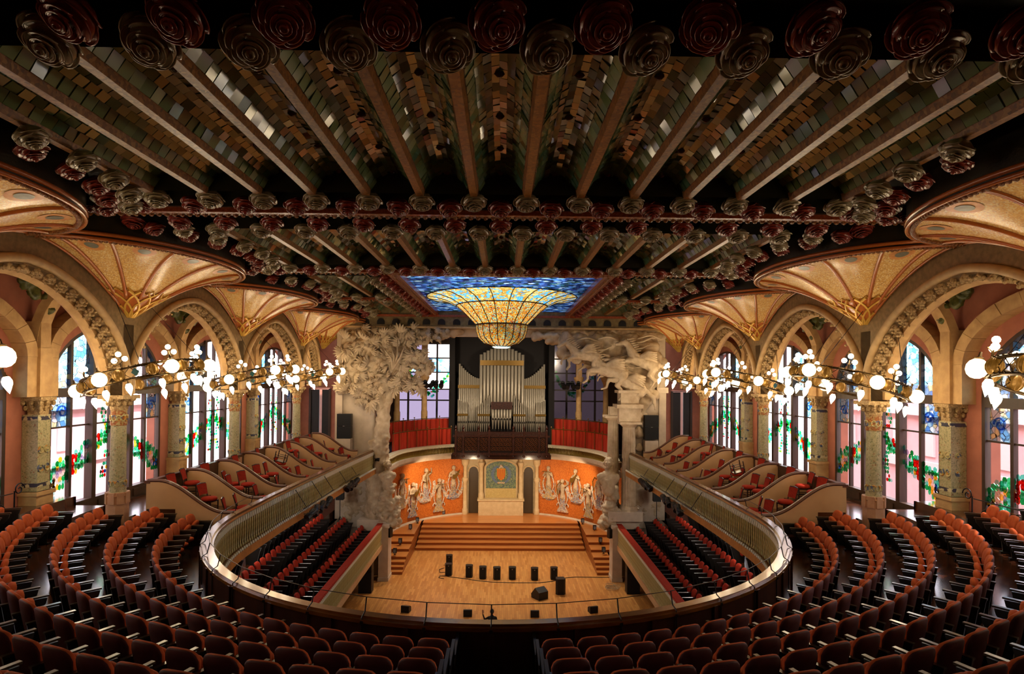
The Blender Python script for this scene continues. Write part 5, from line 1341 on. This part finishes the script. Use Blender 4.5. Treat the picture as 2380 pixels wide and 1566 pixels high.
# ---------------------------------------------------------------- organ gallery: parapet, curtains, slender columns
def G(th, z, off=0): return AP(th, z, off, 6.5, 6.3, 35.9)
def gal_path(s, off=0, n=26):
    P = [G(s * (.50 + (1.45 - .50) * j / n), 0, off) for j in range(n + 1)]
    e = P[-1]; P += [Vector((e.x + s * (.03 * k - .0), e.y - .45 * k, 0)) for k in range(1, 8)]
    return P
for s in (-1, 1):
    P = gal_path(s); N = norms(P) if s < 0 else [-n for n in norms(P)]
    if (P[5] + N[5]).length > P[5].length and False: pass
    sgn = 1 if (Vector((0, 38, 0)) - P[8]).dot(N[8]) > 0 else -1; N = [n * sgn for n in N]
    t = empty('gallery_parapet', (0, 0, 0)); tag(t, 'curving cream gallery parapet with dark gold balusters beside the organ, %s' % SIDE[s], 'balustrade')
    b = MB(); sweep(b, P, N, -.3, .28, -5.35, -5.12); sweep(b, P, N, -.3, .16, -5.5, -5.35); b.build('cornice', m_white, t, fix=True)
    b = MB(); sweep(b, P, N, -.1, .02, -5.12, -4.66); b.build('panel', mat('dark_gold_panel', (.34, .22, .07), .4, .3) if s < 0 else bpy.data.materials['dark_gold_panel'], t, fix=True)
    b = MB(); sweep(b, P, N, -.2, .2, -4.68, -4.56); b.build('top_rail', m_balc, t, fix=True)
    L_ = 0
    bb = MB(); bb.lathe([(.05, 0), (.03, .08), (.03, .34), (.055, .44)], 6); gb = bb.mesh('gallery_baluster', m_olive)
    bb = MB(); bb.ball((0, 0, 0), .05, 6); gd = bb.mesh('dentil', m_balc)
    for j in range(len(P) - 1):
        for k in (0, .5):
            q = P[j].lerp(P[j + 1], k); inst('baluster', gb, t, (q + N[j] * .07 + Vector((0, 0, -5.12)))); inst('dentil', gd, t, (q + N[j] * .2 + Vector((0, 0, -4.70))))
    # floor of the gallery
    F0 = [p + Vector((0, 0, -5.0)) for p in P]; F1 = [Vector((s * 8.95, p.y, -5.0)) if p.y < 40 else Vector((p.x + s * 3, 46.3, -5.0)) for p in P]
    b = MB(); n = len(P); b.add([tuple(p) for p in F0] + [tuple(p) for p in F1], [(j, j + 1, n + j + 1, n + j) for j in range(n - 1)]); tag(b.build('floor', m_dwood), kind='structure')
    for (nm, A_, B_, c_, z0, z1, t0, t1, lab) in (('front', 6.15, 6.15, 35.9, -4.58, -3.52, .54, 1.40, 'front scarlet curtain of the organ gallery on its brass rail, %s'), ('rear', 7.3, 8.6, 35.9, -4.1, -2.9, .50, 1.40, 'rear scarlet curtain behind the slender columns of the organ gallery, %s')):
        if nm == 'front': A_, B_ = 6.75, 6.6
        t = empty('curtain', (0, 0, 0)); tag(t, lab % SIDE[s], 'curtain')
        b = MB(); H = lambda u, v: AP(s * (t0 + (t1 - t0) * u), z0 + (z1 - z0) * v, .05 * sin(u * 95 + 1.3 * sin(u * 17)) * (1.15 - .4 * v), A_, B_, c_)
        b.grid(H, 220, 4); b.build('cloth', m_curtain, t, 'all')
        b = MB(); b.tube([AP(s * (t0 + (t1 - t0) * j / 30), z1 + .04, 0, A_, B_, c_) for j in range(31)], .028, 6); b.build('rail', m_gold, t, True)
        for j in range(7):
            p = AP(s * (t0 + (t1 - t0) * j / 6), z0, .06, A_, B_, c_); b = MB(); b.tube([p, p + Vector((0, 0, z1 - z0 + .1))], .02, 6); b.ball(p + Vector((0, 0, z1 - z0 + .16)), .05, 6); b.build('post', m_gold, t)
    for q, (x, y) in enumerate(((7.15, 41.3), (5.45, 42.6))):
        t = empty('slender_column', (s * x, y, -5.0)); tag(t, 'slender pale stone column in the organ gallery, %s from the organ, %s' % (ORD[1 - q], SIDE[s]), 'column', 'slender columns of the organ gallery')
        b = MB(); b.lathe([(.3, 0), (.3, .8), (.24, .9)], 12); b.build('base', m_stone, t)
        b = MB(); b.lathe([(.21, .9), (.23, 2.6), (.19, 2.7), (.18, 4.6)], 14); b.build('shaft', m_stone, t, True)
        b = MB(); b.lathe([(.18, 4.6), (.34, 4.95), (.36, 5.1)], 14); b.box((0, 0, 6.6), (.4, .4, 3.0)); b.build('capital', m_stone, t)
# organ
og = empty('pipe_organ', (0, 43.5, -3.9)); tag(og, 'large pipe organ with silvery pipes in towers and gold bands above the carved loft', 'organ')
def pipe(x, y, z0, r, h):
    b = MB(); b.lathe([(r * .25, 0), (r * .9, .55), (r, .62), (r, h), (r * .82, h + .005), (r * .8, h - .1), (.001, h - .1)], 12, cap=False)
    o = b.build('pipe', m_pipe, og, 'all', loc=(x, y, z0)); b = MB(); b.box((0, -r * .96, .72), (r * 1.1, .03, .14)); b.build('mouth', m_blk, o); return o
for j in range(13):
    x = -1.5 + 3.0 * j / 12; pipe(x, -.25 * cos(x / 1.5 * 1.2), .0 if abs(x) > 1.25 else 1.15, .112, (5.58 + .55 * cos(x / 1.5 * PI / 2)) - (0 if abs(x) > 1.25 else 1.15))
for s in (-1, 1):
    for j in range(11):
        u = j / 10; x = s * (3.05 - 1.4 * u); pipe(x, 0, 0, .068, 3.85 + 1.05 * (1 - u) ** 1.6)
    for j in range(6): u = j / 5; pipe(s * (3.1 - .6 * u), -.32, 0, .052, 2.35 - .35 * (u if u < .6 else .6))
    for j in range(6): u = j / 5; pipe(s * (1.65 - .75 * u), -.40, 0, .055, 1.9 + .75 * u ** 1.3)
for j in range(7): pipe(-.62 + 1.24 * j / 6, -.45, 0.25, .088, 1.6 + .08 * cos(j - 3))
def OB(nm, a, q, ml): b = MB(); b.b2(a, q); return b.build(nm, ml, og)
b = MB(); b.grid(lambda u, v: (-1.56 + 3.12 * u, -.40 - .12 * cos((u - .5) * 2.4), 4.8 + .36 * v), 14, 1); b.build('gold_band', m_gold, og)
for s in (-1, 1):
    b = MB(); b.b2((s * 1.3, -.12, 3.15), (s * 3.15, -.08, 3.38)); b.build('gold_band', m_gold, og)
    b = MB(); b.b2((s * 2.4, -.42, 1.18), (s * 3.18, -.38, 1.33)); b.build('gold_band', m_gold, og)
    b = MB(); b.b2((s * .82, -.50, 1.18), (s * 1.72, -.46, 1.33)); b.build('gold_band', m_gold, og)
OB('carved_panel', (-.76, -.6, 1.68), (.76, -.5, 2.2), m_carved); OB('case_back', (-3.2, .12, -.2), (3.2, .3, 3.9), m_blk); OB('case_base', (-3.25, -.5, -.6), (3.25, .3, .05), m_carved)
OB('keydesk_rail', (-.7, -.52, 1.0), (.7, -.46, 1.06), m_pipe)
lo = empty('organ_loft', (0, 40.0, -5.1)); tag(lo, 'dark carved wooden organ loft with pierced panels and pointed finials', 'loft')
def LB(nm, a, q, ml=m_carved, par_=None): b = MB(); b.b2(a, q); return b.build(nm, ml, par_ or lo)
LB('floor', (-3.1, 0, 0), (3.1, 4.0, .15)); LB('front_board', (-3.1, -.06, .02), (3.1, .06, 1.18), mat('dark_loft_wood', (.16, .075, .04), .5)); LB('lower_moulding', (-3.2, -.18, 0), (3.2, .1, .16)); LB('top_rail', (-3.2, -.14, 1.18), (3.2, .12, 1.3)); LB('bottom_slab', (-3.3, -.1, -.28), (3.3, 3.0, 0), m_dwood)
px_ = [-3.0, -2.5, -1.5, -.8, .8, 1.5, 2.5, 3.0]
for x in px_:
    p = LB('post', (x - .07, -.16, .05), (x + .07, .02, 1.62)); b = MB(); b.lathe([(.08, 1.62), (.05, 1.7), (.09, 1.8), (.02, 1.95), (.001, 2.02)], 6, c=(x, -.07, 0)); b.build('finial', m_carved, p)
    b = MB(); b.ball((x, -.12, -.08), .09, 6); b.build('pendant', m_carved, p)
for a, q in zip(px_[:-1], px_[1:]):
    b = MB(); w = q - a - .2; nx = max(1, round(w / .24))
    for k in range(nx):
        cx = a + .1 + w * (k + .5) / nx
        for z in (.42, .72, 1.0):
            r = min(.12, w / nx * .48); b.tube([(cx + r * cos(t), -.10, z + r * sin(t)) for t in [2 * PI * j / 10 for j in range(10)]], .02, 4, True); b.tube([(cx - r, -.1, z - r), (cx + r, -.1, z + r)], .014, 4); b.ball((cx, -.11, z), .035, 5)
    pn = b.build('pierced_panel', mat('tawny_carved_tracery', (.44, .25, .11), .45) if a == px_[0] else bpy.data.materials['tawny_carved_tracery'], lo)
    b = MB()
    for k in range(nx * 2):
        cx = a + .1 + w * (k + .5) / nx / 2; b.tube([(cx - .05, 0, 1.3), (cx, 0, 1.46), (cx + .05, 0, 1.3)], .015, 4)
    b.build('cresting', m_carved, pn)
# oval light above the loft
b = MB(); b.lathe([(.001, 0), (.62, 0)], 20, cap=False, sx=1.0, sy=1.6); o = b.build('oval_lamp', glow('warm_oval_light', (1, .86, .62), 2.5), loc=(-1.7, 36.6, 2.95)); tag(o, 'oval warm light set in the dark ceiling above the organ', 'lamp')
b = MB(); b.tube([(.68 * cos(a), 1.1 * sin(a), -.02) for a in [2 * PI * j / 24 for j in range(24)]], .06, 5, True); b.build('rim', m_brassd, o)
# spotlight clusters beneath the foliage in front of the gallery windows
for s, xs in ((-1, (-5.15, -4.75, -4.45, -4.1)), (1, (4.2, 4.5, 4.85, 5.2, 6.4))):
    t = empty('lighting_bar', (0, 0, 0)); tag(t, 'short black lighting bar before the organ gallery windows, %s' % SIDE[s], 'bar')
    b = MB(); b.tube([(s * 3.9, 41, -.25), (s * 5.6, 41, -.25)], .02, 4); b.build('bar', m_black, t)
    b = MB(); b.tube([(s * 3.9, 41, -.25), (s * 3.6, 43.2, -.25)], .02, 4); b.build('arm', m_black, t)
    for q, x in enumerate(xs[:4]):
        t = empty('spotlight', (x, 41, -.45)); t.rotation_euler = (2.2, 0, rnd.uniform(-.5, .5)); t.scale = (1.3, 1.3, 1.3)
        inst('body', sp_body, t); inst('yoke', sp_yoke, t); inst('lens', sp_lens, t); tag(t, 'black spotlight on the gallery lighting bar, %s counting rightwards, %s' % (ORD[q], SIDE[s]), 'spotlight', 'spotlights before the gallery windows')

# ---------------------------------------------------------------- proscenium: wall, lintel, tree, horses, busts
b = MB()
for s in (-1, 1):
    b.b2((s * 6.9, 33.0, -11.7), (s * 9.0, 33.35, 4.0))
    b.b2((s * 8.62, 32.8, -4.4), (s * 9.0, 33.0, -.75)); b.b2((s * 8.5, 32.72, -.75), (s * 9.1, 33.0, -.45))
b.b2((-7.1, 33.05, 2.25), (7.1, 33.35, 4.0))
wpr = b.build('wall_proscenium', m_white); tag(wpr, kind='structure')
b = MB(); b.b2((-9.2, 32.7, 2.72), (9.2, 33.05, 3.98)); b.build('cornice_band', mat('olive_brown_cornice', (.50, .42, .25), .5, c2=(.40, .31, .17), scale=6), wpr)
b = MB(); b.b2((-9.2, 32.6, 2.66), (9.2, 33.05, 2.76)); b.build('cornice_moulding', m_stoneg, wpr)
b = MB(); b.b2((-9.2, 32.62, 3.28), (9.2, 32.72, 3.40)); b.build('cornice_moulding', m_beam, wpr)
for k in range(19):
    x = -7.38 + .82 * k
    b = MB(); b.prism([(x - .2, 2.86), (x + .2, 2.86)] + [(x + .2 * cos(a), 2.98 + .2 * sin(a)) for a in [PI * j / 8 for j in range(9)]], lambda u, v, d: (u, d, v), 32.64, 32.72); b.build('cornice_recess', m_blk, wpr)  # raised dark arches, their colour stands in for the shade inside recesses
def leaf_mesh(name, r=.5, fingers=7):
    b = MB()
    for k in range(fingers):
        a = (k - (fingers - 1) / 2) * .42; L = r * (1 - .28 * abs(k - (fingers - 1) / 2) / 3); w = r * .13
        def f(u, v):
            x = (2 * u - 1) * w * sin(PI * min(.98, .12 + .86 * v)) ** .8; y = L * v; z = .10 * r - .35 * r * (v ** 2) - .10 * r * abs(2 * u - 1) + .05 * r
            return (x * cos(a) + y * sin(a), -z - .0, -x * sin(a) + y * cos(a))
        b.grid(f, 2, 5); b.grid(lambda u, v: (lambda p: (p[0], p[1] + .035, p[2]))(f(u, v)), 2, 5, True)
    return b.mesh(name, m_sculp, 'all')
LEAVES = [leaf_mesh('plaster_leaf', .55, 7), leaf_mesh('plaster_leaf', .48, 5), leaf_mesh('plaster_leaf', .62, 9)]
YP = 32.7
tree = empty('tree_sculpture', (-6.5, YP, -7.4)); tag(tree, 'white carved stone tree with spreading leafy crown and trunk framing the stage, near a bust', 'sculpture')
def rel(x, z, y=0): return (x + 6.5, y, z + 7.4)
BL = [(-8.1, 1.5, .7), (-7.3, 1.9, .75), (-6.3, 2.0, .75), (-5.2, 2.1, .6), (-4.2, 2.25, .45), (-3.3, 2.3, .3), (-7.9, .4, .75), (-6.8, .6, .85), (-5.6, .9, .8), (-4.7, 1.0, .6), (-4.1, .5, .42), (-7.5, -.55, .65), (-6.4, -.4, .75), (-5.4, -.15, .6), (-4.7, -.4, .35), (-6.9, -1.1, .4), (-8.2, -.5, .4)]
organic('crown', [(rel(x, z, .12), r, (1, .5, 1)) for x, z, r in BL], m_sculp, tree, .09, .22, 2.6, 1, n=12)
organic('trunk', [(rel(-6.6, -7.3, -.1), .62, rel(-6.5, -4.4, -.1), .46), (rel(-6.5, -4.4, -.1), .46, rel(-6.35, -1.9, -.05), .34), (rel(-6.35, -1.9), .3, rel(-5.9, -.6), .2), (rel(-6.4, -2.0), .26, rel(-6.9, -.6), .18), (rel(-6.3, -2.0), .2, rel(-6.3, 0), .14),
                  (rel(-6.9, -7.4), .4, rel(-6.9, -3.6), .26), (rel(-6.2, -3.2, -.2), .2, rel(-6.1, -2.2, -.1), .12)], m_sculp, tree, .08, .10, 3.2, 1, n=12)
for k in range(8):    # bare branches among the leaves
    x0, z0 = -5.4 + .2 * k * .3, 0.3 + .1 * k; a = 1.0 + .16 * k
    if k % 2: b = MB(); b.tube([rel(-5.8, .4, -.5), rel(-5.6 + .5 * cos(a), .4 + .7 * sin(a), -.62), rel(-5.7 + 1.5 * cos(a), .5 + 1.5 * sin(a), -.5)], [.07, .05, .02], 6); b.build('branch', m_sculp, tree, 'all')
for k in range(290):
    x, z, r = BL[k % len(BL)]; a = rnd.uniform(0, 2 * PI); q = r * sqrt(rnd.random()) * 1.12
    px, pz = x + q * cos(a), z + q * sin(a)
    yy = .12 - .45 * r * sqrt(max(0, 1 - min(1, (q / r) ** 2))) - rnd.uniform(.08, .25)
    sc = rnd.uniform(.5, .95) * (.6 if x > -4.3 else 1); o = inst('leaf', LEAVES[k % 3], tree, rel(px, pz, yy), (rnd.gauss(0, .6), a - PI / 2 + rnd.gauss(0, .4) if False else -(a - PI / 2) + rnd.gauss(0, .9), rnd.gauss(0, .7)), sc)
# wall relief of roots and leaves behind the stalls, both sides
for s in (-1, 1):
    caps = [((s * rnd.uniform(-1.1, 1.1) * (1.0 if s < 0 else .8), .1, rnd.uniform(-1.35, 1.35)), rnd.uniform(.22, .45), (1, .35, 1)) for k in range(26)]
    o = organic('wall_relief', caps, m_sculp, None, .06, .13, 4, 1, loc=((-7.5 if s < 0 else 8.1), 32.98, -6.3), n=8)
    tag(o, 'rough carved white stone relief on the wall behind the stalls seats, %s' % SIDE[s], 'relief')
# bust and clouds below the tree
def bust(name, p, sc, lab, face=0):
    t = empty(name, p, face); t.scale = (sc, sc, sc)
    organic('torso', [((0, 0, -.55), .34, (1.25, .8, 1)), ((-.34, 0, -.42), .2, (0, 0, -.3), .22), ((.34, 0, -.42), .2, (0, 0, -.3), .22), ((0, 0, -.3), .14, (0, -.03, .02), .13), ((0, 0, -1.0), .3, (0, 0, -.6), .32)], m_sculp, t, .045, .05, 6, 1)
    organic('head', [((0, -.04, .22), .2, (.85, 1, 1.15)), ((0, -.23, .2), .035, (0, -.2, .28), .03), ((0, -.16, .06), .09), ((-.18, -.02, .2), .04), ((.18, -.02, .2), .04), ((-.07, -.2, .27), .045), ((.07, -.2, .27), .045), ((0, -.21, .11), .035, (1.6, 1, .6))], m_sculp, t, .022, 0, smooth=1)
    organic('hair', [((0, .02, .34), .2, (1, 1.05, .85)), ((-.15, .04, .22), .11), ((.15, .04, .22), .11), ((0, .14, .18), .15)], m_sculp, t, .035, .06, 12, 1)
    tag(t, lab, 'bust'); return t
bust('stone_bust', (-6.0, 32.1, -4.85), .9, 'white stone bust of a bearded man under the tree sculpture', .4)
bust('stone_bust', (5.72, 32.0, -4.75), 1.15, 'white stone bust of a frowning man below the fluted columns', -.3)
t = organic('cloud_pedestal', [((x, y, z), r) for x, y, z, r in ((0, 0, 0, .5), (.3, -.1, .6, .35), (-.1, 0, 1.0, .38), (.15, -.05, 1.5, .3), (.4, -.1, -.2, .4), (.55, -.1, .9, .22), (.5, -.15, .2, .3), (-.3, 0, .4, .4))], m_sculp, None, .055, .18, 3.4, 1, loc=(-6.05, 32.2, -7.4)); tag(t, 'rugged white stone clouds and figures heaped below the tree-side bust', 'sculpture')
t = organic('cloud_pedestal', [((x, y, z), r) for x, y, z, r in ((0, 0, 0, .5), (0, 0, .6, .42), (.1, 0, 1.2, .36), (-.3, 0, -.2, .35), (.4, 0, .2, .4), (.2, .1, 1.5, .3))], m_sculp, None, .055, .14, 3.4, 1, loc=(5.85, 32.2, -7.5)); tag(t, 'rugged white stone base carrying the bust below the fluted columns', 'sculpture')
# lintel carving across the opening
caps = [((x, .05, 2.42 + .1 * sin(x * 2.1)), .34 if abs(x) > 2.5 else .22, (1.2, .6, .9)) for x in [-8.6 + .42 * k for k in range(42)] if abs(x) > 2.2]
t = organic('proscenium_carving', caps, m_sculp, None, .07, .12, 3.5, 1, loc=(0, 32.95, 0)); tag(t, 'carved white stone frieze along the top of the stage opening', 'carving')
# cloud of horses
ho = empty('horse_sculpture', (6.0, YP, -2.0)); tag(ho, 'white carved stone clouds with galloping winged horses above two fluted columns', 'sculpture')
def rh(x, z, y=0): return (x - 6.0, y, z + 2.0)
CLB = [(1.9, 2.3, .3), (2.7, 2.2, .4), (3.5, 2.1, .45), (4.3, 2.0, .55), (5.2, 1.9, .6), (6.1, 1.9, .65), (7.0, 1.9, .65), (7.9, 1.6, .65), (8.4, .9, .55), (8.1, 0, .55), (8.2, -.9, .4), (7.6, .8, .6), (7.7, -.5, .5), (7.7, -1.3, .45), (7.6, -2.1, .35), (7.5, -2.9, .3), (7.55, -3.7, .22), (6.8, -.9, .35), (3.3, 1.4, .35), (4.1, 1.2, .45), (5.0, 1.0, .5), (6.0, 1.1, .6), (6.9, .9, .6), (7.0, .1, .5), (4.9, .4, .3)]
organic('clouds', [(rh(x, z, .12), r, (1.15, .45, 1)) for x, z, r in CLB], m_sculp, ho, .09, .17, 2.2, 1, n=12)
for k in range(16):      # swirling wind strands
    x = rnd.uniform(3.0, 8.4); z = rnd.uniform(.6, 2.3); a = rnd.uniform(-.4, .3) ; P = [rh(x + .22 * j * cos(a), z + .22 * j * sin(a) + .1 * sin(j * .9 + k), -.32 - .1 * sin(j * .6)) for j in range(7)]
    b = MB(); b.tube(P, [.03, .06, .08, .08, .07, .05, .02], 6, flat=.8); b.build('wind_strand', m_sculp, ho, 'all')
def horse(ox, oz, sc, fl, a):
    """galloping horse, head forward and down"""
    R = Matrix.Rotation(a, 4, 'Y')
    def q(x, y, z): v = R @ Vector((x * fl, y, z)); return (v.x * sc, v.y * sc, v.z * sc)
    C = [(q(-.55, 0, .05), .30 * sc, q(.35, 0, .02), .27 * sc), (q(.35, 0, .05), .26 * sc, q(.72, -.02, .38), .15 * sc), (q(.72, -.02, .38), .15 * sc, q(.98, -.05, .50), .115 * sc), (q(.98, -.05, .50), .115 * sc, q(1.28, -.08, .24), .065 * sc), (q(.92, -.1, .60), .035 * sc, q(.88, -.1, .70), .015 * sc), (q(.95, 0, .60), .035 * sc, q(.93, .02, .70), .015 * sc),
         (q(.4, -.14, -.1), .13 * sc, q(.72, -.16, -.30), .075 * sc), (q(.72, -.16, -.30), .075 * sc, q(.62, -.16, -.62), .045 * sc), (q(.62, -.16, -.62), .045 * sc, q(.74, -.16, -.78), .05 * sc),
         (q(.4, .14, -.1), .12 * sc, q(.85, .12, -.12), .07 * sc), (q(.85, .12, -.12), .065 * sc, q(1.05, .12, -.42), .045 * sc), (q(1.05, .12, -.42), .04 * sc, q(1.02, .12, -.56), .045 * sc),
         (q(-.62, -.14, -.05), .18 * sc, q(-.50, -.16, -.42), .10 * sc), (q(-.50, -.16, -.42), .09 * sc, q(-.85, -.16, -.60), .055 * sc), (q(-.85, -.16, -.60), .05 * sc, q(-.78, -.16, -.92), .045 * sc),
         (q(-.62, .14, -.05), .18 * sc, q(-.72, .14, -.45), .10 * sc), (q(-.72, .14, -.45), .09 * sc, q(-1.05, .14, -.52), .055 * sc), (q(-1.05, .14, -.52), .05 * sc, q(-1.15, .14, -.82), .045 * sc),
         (q(-.8, 0, .2), .07 * sc, q(-1.2, 0, .12), .10 * sc), (q(-1.2, 0, .12), .09 * sc, q(-1.5, 0, -.2), .03 * sc)]
    o = organic('horse', C, m_sculp, ho, .05, .05, 4, 1, loc=rh(ox, oz, -.42)); b = MB()
    for k in range(7):
        t = k / 6; p = q(.42 + .52 * t, -.06, .28 + .33 * t); e = q(.20 + .45 * t, -.10, .42 + .38 * t); b.tube([p, e], [.06 * sc, .015], 5)
    b.build('mane', m_sculp, o, 'all')
    b = MB()
    for k in range(5):
        t = k / 4; p = q(.15, -.16, .12); e = q(-.25 - .35 * (1 - t * .5), -.26, .22 + .38 * t); b.tube([p, Vector(p).lerp(Vector(e), .5) + Vector((0, -.04, .1 * sc)), e], [.09 * sc, .12 * sc, .04], 6)
    b.build('wing', m_sculp, o, 'all')
horse(5.7, .45, 1.4, -1, .35); horse(6.75, -.25, 1.35, -1, .6); horse(4.4, 1.25, 1.1, -1, .12); horse(7.5, .95, 1.25, -1, .4)
# the two fluted columns under the horses
def fluted(p, r, h, lab):
    t = empty('fluted_column', p); tag(t, lab, 'column')
    b = MB(); n = 48; prof = [(1.0, 0), (.96, .4), (.84, 1)]; vs = []
    for q, z in prof:
        for j in range(n): a = 2 * PI * j / n; rr = r * q * (1 - .09 * (.5 + .5 * cos(a * 16))); vs.append((rr * cos(a), rr * sin(a), .25 + (h - .5) * z))
    b.add(vs, [(k * n + j, k * n + (j + 1) % n, (k + 1) * n + (j + 1) % n, (k + 1) * n + j) for k in range(2) for j in range(n)]); b.build('shaft', m_sculp, t)
    b = MB(); b.lathe([(r * 1.25, 0), (r * 1.25, .1), (r * 1.1, .25)], 20); b.build('base', m_sculp, t)
    b = MB(); b.lathe([(r * .86, h - .26), (r * 1.3, h - .1)], 20); b.box((0, 0, h - .04), (r * 2.9, r * 2.9, .12)); b.build('capital', m_sculp, t)
fluted((6.85, 32.25, -7.0), .40, 4.7, 'front white fluted stone column below the horses'); fluted((6.1, 32.8, -7.0), .34, 5.0, 'rear white fluted stone column below the horses, half hidden')
b = MB(); b.b2((6.25, 31.85, -2.3), (7.4, 32.9, -1.55)); b.b2((6.1, 31.7, -1.55), (7.5, 32.95, -1.35)); b.b2((5.85, 32.4, -2.0), (6.3, 32.95, -1.5)); b.b2((6.35, 31.9, -1.35), (7.3, 32.9, -.75)); b.b2((6.2, 31.8, -.75), (7.4, 32.95, -.6))
tag(b.build('entablature', m_sculp), 'white stone block of mouldings resting on the fluted columns', 'entablature')
b = MB(); b.b2((5.7, 31.7, -7.5), (7.5, 33.0, -7.0)); b.b2((5.9, 31.9, -8.1), (7.4, 33, -7.5)); tag(b.build('column_pedestal', m_white), 'plain white pedestal under the fluted columns', 'pedestal')
b = MB(); b.b2((-7.5, 31.8, -8.4), (-5.8, 33.0, -7.5)); tag(b.build('tree_pedestal', m_white), 'plain white plinth under the carved tree trunk', 'pedestal')

# ---------------------------------------------------------------- doors at the ends of the aisles, aisle steps, scrolled iron railings
for s in (-1, 1):
    d = empty('door_%d' % (1 if s < 0 else 2), (s * 11.15, 37.2, -4.2)); tag(d, kind='structure')
    b = MB(); b.tube([(-.6, 0, 0), (-.6, 0, 3.45), (.6, 0, 3.45), (.6, 0, 0)], .09, 4); b.build('frame', m_mull, d)
    b = MB(); b.b2((-.55, .02, 0), (-.05, .08, 3.4)); b.build('leaf', m_blackw, d); b = MB(); b.b2((.12, .02, 0), (.55, .08, 3.4)); b.build('leaf', m_blackw, d)
    b = MB(); b.ball((-.1, -.02, 1.0), .04, 6); b.build('handle', m_brassd, d)
    b = MB(); b.b2((s * 9.2 - .12, 37.14, -3.0), (s * 9.2 + .12, 37.2, -1.2)); tag(b.build('notice_board', m_white), 'narrow white panel fixed to the aisle end wall, %s' % SIDE[s], 'panel')
b = MB()
t = empty('box_steps', (8.7, 16.9, -4.7)); tag(t, 'dark wooden steps up beside the first box partition, horse-sculpture side', 'steps')
for k in range(3): b = MB(); b.b2((-.9 + .3 * k, -.1, .16 * k), (.5, .42, .16 * (k + 1))); b.build('step', m_dwood, t)
t = empty('box_steps', (-8.9, 16.9, -4.7)); tag(t, 'dark wooden steps up beside the first box partition, tree-sculpture side', 'steps')
for k in range(3): b = MB(); b.b2((.9 - .3 * k, -.1, .16 * k), (-.5, .42, .16 * (k + 1))); b.build('step', m_dwood, t)
for s in (-1, 1):
    t = empty('scroll_railing', (s * 12.0, 13.2, -3.9)); tag(t, 'wrought-iron railing with big scrolls by the nearest window, %s' % SIDE[s], 'railing')
    b = MB(); b.tube([(0, -1.4, .95), (0, 1.9, .95)], .015, 5); b.build('top_bar', m_iron, t); b = MB(); b.tube([(0, -1.4, .06), (0, 2.1, .06)], .02, 5); b.build('bottom_bar', m_iron, t)
    for (cy2, cz, r0, tw, d) in ((1.35, .45, .38, 11, 1), (.55, .62, .26, 9, -1), (-.1, .45, .36, 11, 1), (-.85, .6, .26, 9, -1), (2.1, 1.02, .17, 9, 1)):
        b = MB(); b.tube([(0, cy2 + d * r0 * (1 - .85 * j / 30) * cos(tw * j / 30), cz + r0 * (1 - .85 * j / 30) * sin(tw * j / 30)) for j in range(31)], .016, 5); b.build('scroll', m_iron, t, 'all')
    for y in (-1.4, .2, 1.95): b = MB(); b.tube([(0, y, 0), (0, y, 1.0)], .018, 5); b.build('post', m_iron, t)
# ---------------------------------------------------------------- lift the whole place so that its lowest floor lies near zero
for o in list(SC.objects):
    if o.parent is None: o.location.z += ZO
bpy.data.scenes.remove(TS)
